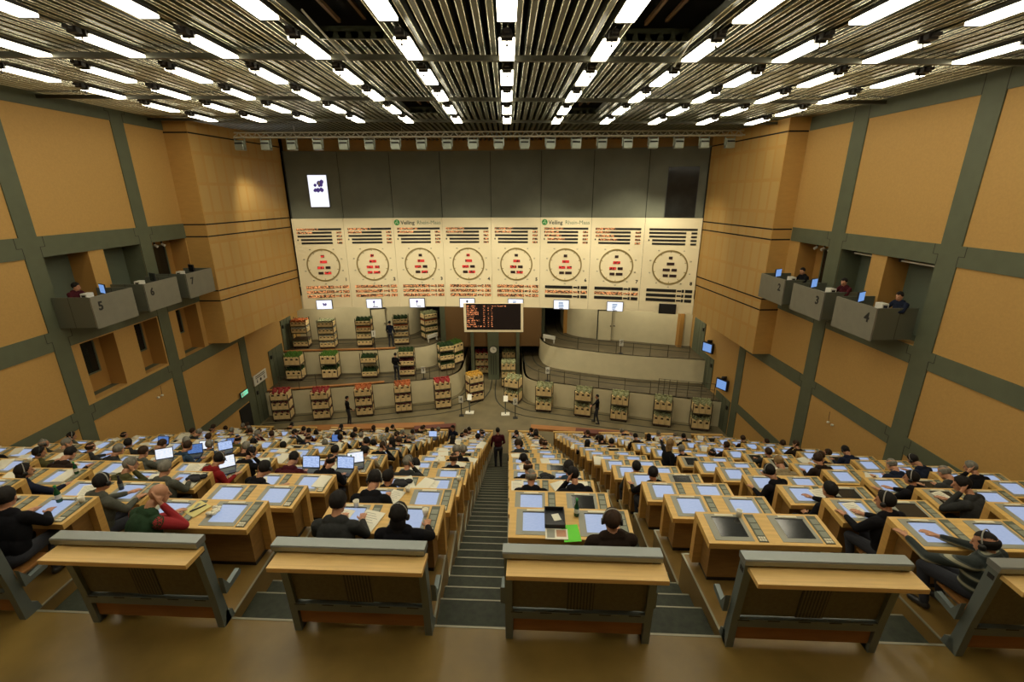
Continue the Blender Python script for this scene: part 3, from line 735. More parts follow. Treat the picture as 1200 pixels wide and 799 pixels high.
# centre gate
b = MB()
b.box(-4.4, 2.3, 30.6, 31.0, -5.62, -1.2, 'brown')
struct(b.build('lintel_wall'))
b = MB()
b.box(-1.42, -.66, 30.3, 30.75, ZST, -1.9, 'green')
for x in (-1.2, -1.04, -.88): b.box(x - .02, x + .02, 30.26, 30.3, -7.6, -6.2, 'seam')
b.box(-2.6, -2.38, 30.4, 30.8, ZST, -1.9, 'green'); b.box(.55, .78, 30.4, 30.8, ZST, -1.9, 'green')
b.box(-4.55, -4.25, 29.9, 30.2, ZT3, -1.2, 'green'); b.box(2.35, 2.6, 31.5, 31.8, ZT3, -1.2, 'green')
struct(b.build('pillar_gate'))
b = MB(); b.box(-15, 13, 36, 36.2, -9, 8, 'void'); b.box(-15, -6.5, 35.2, 35.4, ZT3, -1, 'brown'); struct(b.build('wall_back'))
flat('ceiling_lane', [(-14.4, 27.6), (-.7, 27.9), (12, 25.6), (12, 36), (-14.4, 36)], -1.3, 'void')
b = MB(); b.box(3.95, 4.35, 31.6, 31.95, ZT3, -1.3, 'orange_d'); struct(b.build('pillar_lane'))
b = MB(); b.box(10.95, 11.2, 28.2, 28.8, ZT3, -1.3, 'orange_d'); struct(b.build('pillar_end'))
# doors in the upper lane walls
for (x, y, ang, lab) in ((-8.95, 30.98, 14, ''), (6.55, 30.02, -14, '')):
    dn += 1; b = MB(); T = Matrix.Translation((x, y - .02, ZT3)) @ Matrix.Rotation(R(-ang if x > 0 else ang), 4, 'Z') if False else Matrix.Translation((x, y - .03, ZT3)) @ Matrix.Rotation(R(ang), 4, 'Z')
    b.box(-.45, .45, -.05, .05, 0, 2.05, 'cream', T); b.box(-.52, -.45, -.09, .05, 0, 2.12, 'seam', T); b.box(-.45, .52, -.09, .05, 2.05, 2.12, 'seam', T); b.box(.45, .465, -.07, .05, 0, 2.05, 'seam', T)
    b.box(.36, .42, -.12, -.05, .98, 1.04, 'ink', T); b.box(.55, .68, -.1, -.04, 1.0, 1.05, 'ink', T)
    struct(b.build('door_%d' % dn))
# wall clock on the gate pillar
r = empty('wall_clock', (-1.04, 30.28, -5.75)); tag(r, 'small round white clock on the grey-green gate pillar', 'clock')
b = MB(); disc(b, 0, 0, .27, 'ink', -.06, 24, .24); b.build('rim', r); b = MB(); disc(b, 0, 0, .25, 'white', -.05, 24); b.build('face', r)
b = MB(); b.box(-.012, .012, -.058, -.052, 0, .17, 'ink'); b.box(-.012, .1, -.058, -.052, -.012, .012, 'ink'); b.build('hand', r)
# timber ramps at the stage front
for pts, m, z, lab in (([(-11.8, 22.9), (-3.6, 23.2), (-3.7, 23.75), (-11.9, 23.5)], 'wood_red', ZST + .12, 'long flat timber ramp on the stage floor below clocks one to three'),
                    ([(-5.2, 22.75), (-3.0, 23.0), (-3.0, 23.45), (-5.3, 23.15)], 'ramp_red', ZST + .2, 'dark red plank lying over the timber ramp end'),
                    ([(1.2, 22.9), (6.4, 22.0), (6.5, 22.5), (1.25, 23.35)], 'wood_red', ZST + .12, 'flat timber ramp on the stage floor below clocks five and six'),
                    ([(3.6, 22.3), (6.6, 21.75), (6.65, 22.15), (3.7, 22.75)], 'ramp_red', ZST + .2, 'dark red plank on the ramp below clock six')):
    b = MB(); b.prism(pts, ZST, z, m); tag(b.build('stage_ramp'), lab, 'ramp')
for x, y, z, w in ((-14.2, 21.8, ZST, 2.3),):
    b = MB(); b.prism([(-14.25, 22.4), (-12.0, 22.8), (-12.0, 23.2), (-14.25, 22.8)], ZST, ZST + .1, 'wood_red'); tag(b.build('stage_ramp'), 'short timber ramp on the stage floor by the exit sign', 'ramp')

# ------------------------------------------------------------------ signs on posts, lecterns
def post_sign(x, y, z, txt, lab, h=.95):
    r = empty('number_sign', (x, y, z)); tag(r, lab, 'sign')
    b = MB(); b.tube((0, 0, 0), (0, 0, h), .025, 'ink', n=8); b.box(-.14, .14, -.14, .14, 0, .02, 'ink'); b.build('post', r)
    b = MB(); b.box(-.13, .13, -.035, -.02, h - .1, h + .32, 'white', bev=.004); b.build('plate', r)
    o = link('numeral', text_mesh(txt, .3, 'ink', 'numeral'), r, (0, -.037, h + .11)); o.rotation_euler = (R(90), 0, 0)
post_sign(-2.8, 24.75, ZST, '4', 'white sign with numeral four on a dark post on the stage floor')
post_sign(.38, 24.4, ZST, '5', 'white sign with numeral five on a dark post on the stage floor')
post_sign(-8.6, 28.3, ZT3, '1', 'white sign reading 1 on the upper lane edge under clock two')
post_sign(-5.3, 26.85, ZT2, '3', 'white sign reading 3 on the middle lane edge under clock three', .5)
post_sign(7.0, 27.1, ZT3, '7', 'white sign reading 7 on the upper lane edge under clock seven', .6)
post_sign(2.4, 26.35, ZT2, '6', 'white sign reading 6 on the middle lane edge under clock six', .6)
for x, y, lab in ((-2.35, 25.1, 'small white lectern on the stage floor beside sign four'), (-.2, 24.85, 'small white lectern on the stage floor beside sign five')):
    r = empty('lectern', (x, y, ZST)); tag(r, lab, 'lectern')
    b = MB(); b.box(-.25, .25, -.2, .2, 0, .05, 'white', bev=.01); b.build('base', r); b = MB(); b.tube((0, 0, .05), (0, .05, .95), .035, 'frame'); b.build('post', r)
    T = Matrix.Translation((.02, 0, 1.02)) @ Matrix.Rotation(R(35), 4, 'X'); b = MB(); b.box(-.13, .13, -.2, .2, -.02, .02, 'white', T, bev=.006); b.build('reading_desk', r)
for (x, y, z, rz, lab) in ((-5.15, 29.95, ZT3, R(50), 'low white barrier at the bend of the upper lane under clock four'), (2.75, 29.5, ZT3, R(-35), 'low white barrier at the bend of the upper lane under clock six')):
    b = MB(); b.box(-.45, .45, -.04, .04, .25, .5, 'white', bev=.01); b.box(-.4, -.34, -.04, .04, 0, .25, 'white'); b.box(.34, .4, -.04, .04, 0, .25, 'white'); tag(b.build('lane_barrier', None, (x, y, z), rz), lab, 'barrier')
# notice sign and exit sign on the booth-five wall
r = empty('notice_sign', (XL + .08, 24.65, -5.4)); tag(r, 'white notice board with two arrows above the lower lane door', 'sign')
b = MB(); b.box(-.02, .03, -.68, .68, -.3, .3, 'white', bev=.006); b.build('plate', r)
b = MB()
for k in range(2): b.box(.03, .036, -.5, .5, .17 - .1 * k, .21 - .1 * k, 'ink')
for y in (-.38, .38): b.box(.03, .036, y - .02, y + .02, -.12, .02, 'ink'); b.add([(.036, y - .08, -.1), (.036, y + .08, -.1), (.036, y, -.22)], [(0, 1, 2)], 'ink')
T = Matrix.Translation((.03, 0, -.1)) @ Matrix.Rotation(R(90), 4, 'Z'); disc(b, 0, 0, .1, 'ink', -.006, 16, .06) if False else b.tube((.03, 0, -.1), (.036, 0, -.1), .09, 'ink', n=14)
b.build('lettering', r)
r = empty('exit_sign', (XL + .1, 22.85, -5.6)); tag(r, 'lit green exit sign on the grey-green post beside the lower lane door', 'exit sign')
b = MB(); b.box(-.04, .04, -.33, .33, -.14, .14, 'lapk', bev=.01); b.build('casing', r); b = MB(); b.box(.04, .046, -.31, .31, -.12, .12, 'exit'); b.build('face', r)
b = MB(); b.box(.046, .05, -.28, -.02, -.09, .09, 'white'); b.box(.05, .053, -.12, -.06, -.07, .05, 'exit'); b.ico((.05, -.09, .06), .022, 'exit', sc=(.2, 1, 1)); b.add([(.05, .06, -.03), (.05, .06, .05), (.05, .24, .01)], [(0, 1, 2)], 'white'); b.build('pictogram', r)
dn += 1; b = MB(); b.box(XL, XL + .05, 22.3, 23.3, ZST, -6.35, 'void'); struct(b.build('door_%d' % dn))
# monitors on the booth-four wall by the stage
for y, z, lab in ((25.15, -4.0, 'blue lit wall monitor above the upper of the two grey-green doors'), (22.9, -5.35, 'blue lit wall monitor above the lower grey-green door')):
    r = empty('monitor', (XR - .28, y, z), R(-63)); tag(r, lab, 'monitor')
    b = MB(); b.box(-.36, .36, -.04, .1, -.3, .3, 'lapk', bev=.02); b.build('casing', r); b = MB(); b.box(-.29, .29, -.05, -.04, -.24, .24, 'mon_blue'); b.build('display', r)
    b = MB(); b.box(-.05, .05, .1, .28, .0, .42, 'lapk', bev=.01); b.ico((0, .02, .38), .09, 'lapk', 2); b.build('bracket', r)
# cable outlets on the walls
for X, y, z, s, lab in ((XL, 17.3, -3.3, 1, 'pair of small cable outlets on the ochre wall panel under booth five'), (XR, 14.9, -3.55, -1, 'pair of small cable outlets on the ochre wall panel under booth four')):
    b = MB()
    for d in (0, .22): b.ico((s * .05, d, 0), .045, 'white', 2); b.box(*sorted((0, s * .05)), d - .03, d + .03, -.03, .03, 'white')
    b.tube((s * .03, .22, 0), (s * .03, .26, .4), .008, 'ink', n=5); tag(b.build('cable_outlet', None, (X + s * .03, y, z)), lab, 'outlet')

# ------------------------------------------------------------------ flower trolleys and cartons
def trolley_meshes():
    D = {}
    b = MB(); b.box(-.5, .5, -.38, .38, .10, .16, 'trolley_w', bev=.008)
    for sx in (-1, 1):
        for sy in (-1, 1): b.lathe([(0, -.03), (.07, -.03), (.07, .03), (0, .03)], 'ink', 10, Matrix.Translation((sx * .4, sy * .28, .07)) @ Matrix.Rotation(R(90), 4, 'Y'))
    D['base'] = b.mesh('base')
    b = MB(); b.box(-.02, .02, -.02, .02, .1, 1, 'trolley', bev=.004); D['post'] = b.mesh('post')
    b = MB(); b.box(-.48, .48, -.37, .37, -.02, .02, 'trolley_w', bev=.004); b.box(-.49, .49, -.385, -.365, -.035, .03, 'trolley'); D['shelf'] = b.mesh('shelf')
    for n, hh in ((3, .40), (4, .26)):
        w = .94 / n; b = MB()
        v0 = -w / 2 + .008; b.box(v0, -v0, -.36, .36, 0, hh, 'carton', bev=.006); b.box(-w * .22, w * .22, -.366, -.36, hh * .62, hh * .84, 'hole'); b.box(-w * .3, w * .3, -.364, -.36, hh * .2, hh * .5, 'carton')
        D['box%d' % n] = b.mesh('carton')
        b = MB(); rr = random.Random(n)
        for i in range(40): b.ico((rr.uniform(v0 + .02, -v0 - .02), rr.uniform(-.34, .34), hh + rr.uniform(-.01, .11)), rr.uniform(.045, .075), 'flower', 1, sc=(1, 1, rr.uniform(.6, 1)))
        D['fl%d' % n] = b.mesh('flower_heads')
        b = MB()
        for i in range(60):
            x, y = rr.uniform(v0 + .02, -v0 - .02), rr.uniform(-.33, .33); h = rr.uniform(.10, .22)
            b.add([(x - .03, y, hh - .02), (x + .03, y, hh - .02), (x + rr.uniform(-.07, .07), y + rr.uniform(-.07, .07), hh + h), (x + rr.uniform(-.05, .05), y + .05, hh + h * .6)], [(0, 1, 2), (0, 2, 3), (1, 3, 2)], 'flower')
        D['lf%d' % n] = b.mesh('foliage')
    return D
TD = trolley_meshes()
RED, GRN, DGRN, YEL, PALE, ORNG, DRED, WHT = (.30, .015, .015, 1), (.075, .17, .02, 1), (.02, .055, .012, 1), (.55, .30, .03, 1), (.26, .27, .13, 1), (.40, .10, .02, 1), (.09, .015, .015, 1), (.42, .44, .36, 1)
CNAME = {RED: 'red flowers', GRN: 'green plants', DGRN: 'dark green plants', YEL: 'yellow flowers', PALE: 'pale flowers', ORNG: 'orange flowers', DRED: 'dark red flowers', WHT: 'white flowers'}
SHN = {2: ['bottom', 'top'], 3: ['bottom', 'middle', 'top'], 4: ['bottom', 'second', 'third', 'top']}
def trolley(x, y, z, rz, ns, nb, cols, where, H=2.0, leafy=False, short=None):
    short = short or where
    r = empty('flower_trolley', (x, y, z), rz); tag(r, 'steel trolley with %s shelves, %s' % (NUM[ns], where), 'trolley', 'flower trolleys on the stage lanes')
    link('base', TD['base'], r)
    for sx in (-1, 1):
        for sy in (-1, 1):
            o = link('post', TD['post'], r, (sx * .48, sy * .36, 0)); o.scale = (1, 1, H * (.86 if ns < 4 else 1.0))
    zs = [.16 + (H - .16) / ns * k for k in range(ns)]
    for k in range(1, ns): link('shelf', TD['shelf'], r, (0, 0, zs[k] - .02))
    c_, s_ = math.cos(rz), math.sin(rz)
    for k in range(ns):
        cc = cols[k % len(cols)]
        if cc is None: continue
        for i in range(nb):
            lx = (-.47 + .94 / nb * (i + .5))
            o = link('flower_carton', TD['box%d' % nb], None, (x + lx * c_, y + lx * s_, z + zs[k] + .002), rz)
            o.scale = (1, 1, 1.22 if ns == 2 and nb == 3 else 1.0)
            tag(o, '%s carton, %s, %s shelf, %s' % (ORD[i], CNAME[cc], SHN[ns][k], short), 'carton', 'cartons on the trolley ' + where)
            f = link('flower_heads' if not leafy else 'foliage', TD[('lf%d' if leafy else 'fl%d') % nb], o)
            v = random.uniform(.8, 1.2); f.color = (cc[0] * v, cc[1] * v, cc[2] * v, 1)
E1 = ['by the exit-sign door', 'second from that door', 'third', 'fourth', 'fifth']
low = [(-13.15, 24.55, 3, [DRED, DRED, RED]), (-10.9, 24.65, 3, [DRED, DRED, RED]), (-8.55, 25.05, 3, [DRED, DRED, ORNG]), (-6.35, 25.5, 3, [DRED, DRED, ORNG]), (-4.05, 25.95, 3, [DRED, DRED, RED])]
for i, (x, y, ns, cc) in enumerate(low): trolley(x, y, ZST, R(6 + 2 * i), ns, 3, cc, '%s on the lower lane under clocks one to four' % ORD[i], 1.95, short='%s trolley, lower lane under clocks one to four' % ORD[i])
mid = [(-13.3, 27.05, 2, [DGRN, GRN], 3), (-11.15, 27.2, 2, [DGRN, GRN], 3), (-8.75, 27.4, 2, [DGRN, DGRN], 4), (-6.45, 27.6, 3, [DRED, DRED, DGRN], 4), (-4.1, 28.6, 3, [DGRN, DGRN, DGRN], 4)]
for i, (x, y, ns, cc, nb) in enumerate(mid): trolley(x, y, ZT2, R((2, 3, 4, 6, 22)[i]), ns, nb, cc, '%s on the middle lane under clocks one to four' % ORD[i], 1.95 if ns == 2 else 2.0, leafy=True, short='%s trolley, middle lane under clocks one to four' % ORD[i])
upp = [(-13.5, 28.95, 4, [PALE, None, WHT, ORNG], 4), (-11.7, 28.75, 4, [WHT, WHT, WHT, PALE], 4), (-9.4, 29.1, 4, [PALE, PALE, ORNG, DGRN], 4), (-7.1, 29.5, 4, [WHT, WHT, ORNG, DGRN], 4), (-5.45, 30.7, 4, [DGRN, DGRN, ORNG, PALE], 4)]
for i, (x, y, ns, cc, nb) in enumerate(upp): trolley(x, y, ZT3, R((4, 4, 5, 8, 35)[i]), ns, nb, cc, '%s on the upper lane under clocks one to three' % ORD[i], 1.95, leafy=(i >= 2), short='%s trolley, upper lane under clocks one to three' % ORD[i])
trolley(-2.15, 26.9, ZST, R(28), 3, 3, [DRED, DRED, YEL], 'with yellow tops left standing before the gate', 1.9) if False else trolley(-2.15, 26.9, ZST, R(28), 3, 3, [DRED, DRED, YEL], 'with yellow tops before the centre gate', 1.95)
trolley(.3, 26.75, ZST, R(-22), 2, 3, [PALE, PALE], 'with pale tops before the centre gate', 1.95)
trolley(-1.9, 31.6, ZST, 0, 3, 3, [RED, RED, RED], 'red, inside the gate beside the pillar clock', 1.8)
trolley(-3.65, 29.75, ZT2, R(50), 2, 3, [GRN, GRN], 'behind the lane bend beside the message board', 1.7, leafy=True)
trolley(0.0, 29.2, ZST, 0, 3, 3, [PALE, PALE, PALE], 'before the gate opening, behind the pale one', 1.85)
trolley(0.02, 31.6, ZST, 0, 3, 3, [PALE, PALE, PALE], 'deep inside the gate opening, pale', 1.85)
rgt = [(2.15, 25.45), (4.4, 24.75), (6.4, 24.15), (8.65, 23.45), (10.6, 22.95)]
for i, (x, y) in enumerate(rgt): trolley(x, y, ZST, R((-12, -16, -17, -17, -14)[i]), 2, 3, [PALE, PALE], '%s on the lower lane under clocks five to eight' % ORD[i], 1.95, short='%s trolley, lower lane under clocks five to eight' % ORD[i])

# ------------------------------------------------------------------ auctioneer booths
def booth(X, s, y0, y1, zb, zt, num, word):
    """box projecting s*1.25 m from the wall, numeral on the front"""
    r = empty('auction_booth', (X, (y0 + y1) / 2, zb)); tag(r, 'grey projecting auctioneer booth with black numeral %s on its front' % word, 'booth', 'auctioneer booths on the side walls')
    h = zt - zb; w = (y1 - y0) / 2; D = 1.25
    b = MB(); xa, xb = sorted((s * (D - .05), s * D)); b.box(xa, xb, -w, w, -.04, h, 'booth', bev=.01); b.build('front_panel', r)
    for yy in (-w, w - .05):
        b = MB(); xa, xb = sorted((s * .04, s * (D - .06))); b.box(xa, xb, yy, yy + .05, 0, h, 'booth_d'); b.box(*sorted((s * .55, s * .565)), yy - .003, yy + .053, 0, h, 'seam'); b.build('side_panel', r)
    b = MB(); xa, xb = sorted((s * .04, s * (D - .05))); b.box(xa, xb, -w + .05, w - .05, 0, .06, 'booth_d'); b.build('floor_plate', r)
    b = MB(); xa, xb = sorted((s * .55, s * (D - .06))); b.box(xa, xb, -w + .06, w - .06, h - .22, h - .18, 'booth'); b.build('desk_top', r)
    me = text_mesh(num, .38, 'ink', 'numeral', bold=.012); yy = (w - .28) if False else (-w + .30)
    o = link('numeral', me, r, (s * (D + .003), yy, h - .34)); o.rotation_euler = (R(90), 0, R(90) if s > 0 else R(-90))
    return r
BT = [(XL, 1, 14.25, 15.95, .5, 1.48, '5', 'five'), (XL, 1, 16.5, 18.2, .5, 1.48, '6', 'six'), (XL, 1, 18.75, 20.45, .5, 1.48, '7', 'seven'),
      (XR, -1, 12.72, 14.42, .38, 1.32, '4', 'four'), (XR, -1, 15.0, 16.75, .38, 1.32, '3', 'three'), (XR, -1, 17.3, 19.0, .38, 1.32, '2', 'two')]
for a in BT:
    booth(*a)
    X, s, y0, y1, zb, zt, num, word = a
    # a computer monitor and papers on the booth desk
    ym = (y0 + y1) / 2 + (.15 if s > 0 else .35)
    r = empty('computer_monitor', (X + s * .85, ym, zt - .17), R(150) if s > 0 else R(-150)); tag(r, 'small computer monitor on the desk of booth %s' % word, 'monitor')
    b = MB(); b.box(-.2, .2, -.02, .02, .1, .42, 'lapk', bev=.008); b.build('casing', r); b = MB(); b.box(-.18, .18, .02, .024, .12, .40, 'mon_blue' if num in '5234' else 'scr_off'); b.build('display', r)
    b = MB(); b.box(-.03, .03, -.02, .02, 0, .1, 'lapk'); b.box(-.12, .12, -.08, .08, 0, .015, 'lapk'); b.build('stand', r)
    for q in range(4):
        b = MB(); b.box(-.1, .1, -.14, .14, 0, .012 + .02 * (q % 2), 'paper'); tag(b.build('paper', None, (X + s * 1.05, y0 + .3 + .33 * q, zt - .178), random.uniform(-.3, .3)), 'white papers on the ledge of booth %s, %s from its numeral' % (word, ORD[q]), 'paper', 'papers in booth ' + word)
    # white box standing in the booth
    b = MB(); b.box(-.1, .1, -.14, .14, 0, .2, 'white', bev=.01); b.box(-.06, .06, -.145, -.14, .05, .15, 'ink'); tag(b.build('desk_box', None, (X + s * .62, y0 + .62, zt - .178)), 'small pale box on the desk of booth %s' % word, 'box')
# small spotlights inside the end niches
for X, s, y0, wd in ((XL, -1, 19.1, 'seven'), (XR, 1, 17.3, 'two')):
    for q in range(3):
        b = MB(); b.box(-.02, .02, -.02, .02, -.04, .06, 'ink'); b.tube((0, 0, -.05), (-s * .12, 0, -.12), .05, 'white', n=10); tag(b.build('track_spotlight', None, (X + s * .3, y0 + .42 * q, 2.62 if s < 0 else 2.52)), 'small white spotlight in the niche over booth %s, %s from the corridor door' % (wd, ORD[q]), 'spotlight', 'track spotlights over booth ' + wd)
for y0, y1, wd in ((12.8, 14.1, 'four'), (15.1, 16.1, 'three')):
    b = MB(); b.box(XR + .25, XR + .31, y0, y1, 2.46, 2.51, 'white', bev=.01); b.box(XR + .22, XR + .34, y0 - .03, y0 + .03, 2.45, 2.58, 'ink'); b.box(XR + .22, XR + .34, y1 - .03, y1 + .03, 2.45, 2.58, 'ink'); tag(b.build('tube_lamp'), 'slim unlit tube lamp in the niche over booth %s' % wd, 'lamp')

# added unseen lights under the lane ceiling, brightening the upper lane walls
for i, (x, y, e) in enumerate(((-12.0, 29.0, 60), (-9.0, 29.4, 60), (-5.8, 29.9, 45), (5.2, 29.0, 50), (8.2, 28.0, 60), (10.6, 27.2, 45), (-3.6, 29.0, 30), (-.6, 28.6, 60), (1.6, 29.0, 35))):
    ld = bpy.data.lights.new('lane_fill', 'AREA'); ld.energy = e; ld.size = .5; ld.color = (1, .90, .66); lo = bpy.data.objects.new('lane_fill', ld); col.objects.link(lo); lo.location = (x, y, -1.42); lo['kind'] = 'helper'
    b = MB(); b.box(-.3, .3, -.3, .3, -.09, .0, 'lamp_case', bev=.01) if False else b.box(-.3, .3, -.3, .3, .04, .1, 'lamp_case')
    tag(b.build('lane_fill_case', None, (x, y, -1.40)), 'added unseen fill light casing under the board, %s from the booth five side' % ORD[sorted((-12.0, -9.0, -5.8, -3.6, -.6, 1.6, 5.2, 8.2, 10.6)).index(x)], 'lamp', 'added lane fill lights')
# ------------------------------------------------------------------ desks
RZ = math.atan(SH)
DD = .50; ZN, ZF = .715, .75
TILT = math.atan((ZF - ZN) / DD)
def top_z(y): return ZN + (ZF - ZN) * y / DD
def make_desk(on=(1, 1)):
    r = empty('bidding_desk'); w = DW / 2
    b = MB(); b.prism_x([(0, ZN - .075), (DD, ZF - .075), (DD, ZF), (0, ZN)], -w, w, 'desk')
    b.prism_x([(-.003, ZN - .07), (0, ZN - .07), (0, ZN - .004), (-.003, ZN - .004)], -w + .003, w - .003, 'desk_side'); b.build('desk_top', r)
    b = MB(); b.prism_x([(DD - .10, .07), (DD, .07), (DD, ZF - .075), (DD - .10, ZF - .083)], -w, w, 'desk_side'); b.build('front_panel', r)
    b = MB(); b.box(-w + .10, w - .10, .17, DD - .10, .08, ZN - .07, 'desk_body'); b.build('body', r)
    b = MB(); b.box(-w + .12, w - .12, .2, DD - .02, 0, .08, 'black'); b.build('plinth', r)
    T0 = Matrix.Translation((0, 0, ZN)) @ Matrix.Rotation(TILT, 4, 'X')
    for q, (u0, bu, ku) in enumerate(((.115, (.06, .36), (.39, .463)), (.63, (.575, .875), (.893, .966)))):
        b = MB(); b.box(-w + DW * bu[0], -w + DW * bu[1], .045, .465, 0, .004, 'bezel', T0); sb = b.build('screen_surround', r)
        b = MB(); b.box(-w + DW * (u0), -w + DW * (u0 + .215), .105, .405, .004, .006, 'scr_on' if on[q] else 'scr_off', T0); b.build('display', sb)
        b = MB(); b.box(-w + DW * (u0 - .004), -w + DW * (u0 + .219), .402, .415, .004, .009, 'ink', T0); b.build('display_rim', sb)
        b = MB(); b.box(-w + DW * (u0 + .03), -w + DW * (u0 + .18), .425, .462, .004, .012, 'strip', T0); b.build('name_strip', sb)
        b = MB(); x0, x1 = -w + DW * ku[0], -w + DW * ku[1]; b.box(x0, x1, .035, .47, 0, .006, 'pad', T0)
        for k, (ya, yb) in enumerate(((.045, .115), (.13, .215), (.23, .315), (.33, .41))):
            if k == 0:
                for i in range(3):
                    for j in range(2): b.box(x0 + .012 + i * .028, x0 + .034 + i * .028, ya + j * .036, ya + .028 + j * .036, .006, .012, 'strip', T0)
            else: b.box(x0 + .014, x1 - .014, ya, yb, .006, .010, 'key', T0)
        b.build('keypad', r)
    return r
random.seed(11)
PROTO = {k: make_desk(k) for k in ((1, 1), (0, 1), (1, 0), (0, 0))}
for p in PROTO.values(): kids(p)
used = set()
def desk_xy(c, n):
    x = CX0 + CP * c + DW / 2; return x, 4.876 - DD + RUN * n + SH * x
def side(c): return 'four' if c >= 0 else 'five'
def colno(c): return ORD[c] if c >= 0 else ORD[-c - 1]
OFF = {(0, 0): (1, 0), (0, 1): (0, 0), (1, 0): (1, 1), (1, 1): (1, 0), (2, 0): (1, 1), (2, 1): (1, 0)}
offmap = {(0, 1): (1, 0), (1, 0): (0, 0), (2, 1): (1, 0), (2, 2): (1, 0), (-3, 0): (0, 1), (3, 2): (0, 1), (3, 3): (1, 0)}
EMPTY_IDX = {}
import mathutils
# camera projection used only to leave out desks wholly outside the frame
CAMLOC = Vector((0, 0, 4.478)); CP_, CYW, CRO = .3075, -.0086, -.0054
def inview(x, y, z, mrg=.08):
    c, s = math.cos(CYW), math.sin(CYW); X = c * x + s * y; Y = -s * x + c * y; Z = z - 4.478
    dep = Y * math.cos(CP_) - Z * math.sin(CP_); up = Y * math.sin(CP_) + Z * math.cos(CP_)
    return dep > .3 and abs(X / dep) < 600 / 540 + mrg and -up / dep < .74 + .1
DESK = {}
for n in range(NR):
    for c in cols:
        x, y = desk_xy(c, n); z = -RISE * n
        xi = x - .6 if x > 0 else x + .6
        if not inview(xi, y, z + .75): continue
        on = offmap.get((c, n))
        if on is None: on = (1, 1) if random.random() > (.10 if c < 0 else .14) else random.choice([(1, 0), (0, 1)])
        p = PROTO[on]; o = p if on not in used else copy_tree(p); used.add(on)
        o.location = (x, y, z); o.rotation_euler.z = RZ
        tag(o, '%s-row pale wood bidding desk, %s from the central stairs towards booth %s' % (ORD[n], colno(c), side(c)), 'desk', 'bidding desks')
        DESK[(c, n)] = o
for k, p in PROTO.items():
    if k not in used:
        for ch in KIDS.get(p.name, []):
            for g in KIDS.get(ch.name, []): bpy.data.objects.remove(g)
            bpy.data.objects.remove(ch)
        bpy.data.objects.remove(p)
# end barrier behind the last row
for c in cols:
    x0, x1 = CX0 + CP * c, CX0 + CP * c + DW; xm = (x0 + x1) / 2; y = Y0 + RUN * NR + SH * xm
    b = MB(); w = DW / 2; b.box(-w, w, .0, .08, -.4, .70, 'desk_body'); b.box(-w - .03, w + .03, -.02, .10, .70, .74, 'desk')
    tag(b.build('end_barrier', None, (xm, y, -RISE * (NR - 1)), RZ), 'low wooden end barrier below the last desk row, %s from the stairs towards booth %s' % (colno(c), side(c)), 'barrier', 'end barriers')

# ------------------------------------------------------------------ back-row benches with shelf
def make_bench():
    r = empty('bench'); w = 1.495 / 2
    prof = [(-.02, 0), (.10, 0), (.05, .45), (-.005, 1.15), (-.11, 1.15), (-.10, 1.0), (-.045, .45)]
    for s in (-1, 1):
        b = MB(); x0, x1 = (-w, -w + .075) if s < 0 else (w - .075, w); b.prism_x(prof, x0, x1, 'frame')
        b.prism_x([(.0, 0), (.16, 0), (.14, .10), (.05, .16)], x0, x1, 'frame'); b.build('side_frame', r)
        b = MB(); xs = -w - .004 if s < 0 else w + .004
        b.box(min(xs, xs - s * .005), max(xs, xs - s * .005), -.09, -.03, 1.03, 1.08, 'ink', bev=0); b.build('slot', r)
        b = MB(); xo = -w - .055 if s < 0 else w + .005
        b.prism_x([(.05, .40), (.30, .43), (.32, .47), (.30, .50), (.12, .47), (.04, .62)], xo, xo + .05, 'frame'); b.build('seat_hinge', r)
    b = MB(); b.prism_x([(-.125, 1.145), (.0, 1.145), (.008, 1.205), (.0, 1.213), (-.12, 1.213), (-.13, 1.20)], -w - .015, w + .015, 'rail'); b.build('top_rail', r)
    b = MB(); b.prism_x([(-.005, .42), (.02, .42), (-.04, 1.12), (-.065, 1.12)], -w + .07, w - .07, 'panel'); bp = b.build('back_panel', r)
    b = MB()
    T = Matrix.Translation((0, -.0085, .42)) @ Matrix.Rotation(math.atan(.06 / .7), 4, 'X')
    x0, x1 = -.12, .15; b.box(x0, x1, -.006, .0, .0, .55, 'perf', T)
    for i in range(8):
        xx = x0 + .02 + i * .032; b.box(xx, xx + .014, -.009, -.006, .01, .54, 'panel', T)
    b.build('perforated_grille', bp)
    b = MB(); b.box(-w + .07, w - .07, -.04, .05, .30, .40, 'frame', bev=.006)
    for i in range(5): b.box(-.6 + .3 * i - .09, -.6 + .3 * i + .03, -.043, -.04, .385, .395, 'ink')
    b.build('lower_rail', r)
    b = MB(); b.box(-w + .08, w - .08, .0, .06, .10, .30, 'shelf_dark', bev=.006); b.build('seat_panel', r)
    b = MB(); b.box(-w + .03, w + .03, -.315, -.06, 1.07, 1.12, 'shelf', bev=.004); b.build('shelf', r)
    return r
bp_ = make_bench(); kids(bp_); first = True
for c in (-3, -2, -1, 0, 1, 2):
    x = CX0 + CP * c + DW / 2 - .01; y = 3.80 + SH * x
    if not inview(x + (.6 if x < 0 else -.6), y, 1.0, .1): continue
    o = bp_ if first else copy_tree(bp_); first = False; o.location = (x, y - .085, 0); o.rotation_euler.z = RZ
    tag(o, 'grey bench with wooden back shelf, %s from the central stairs towards booth %s' % (colno(c), side(c)), 'bench', 'benches along the back walkway')

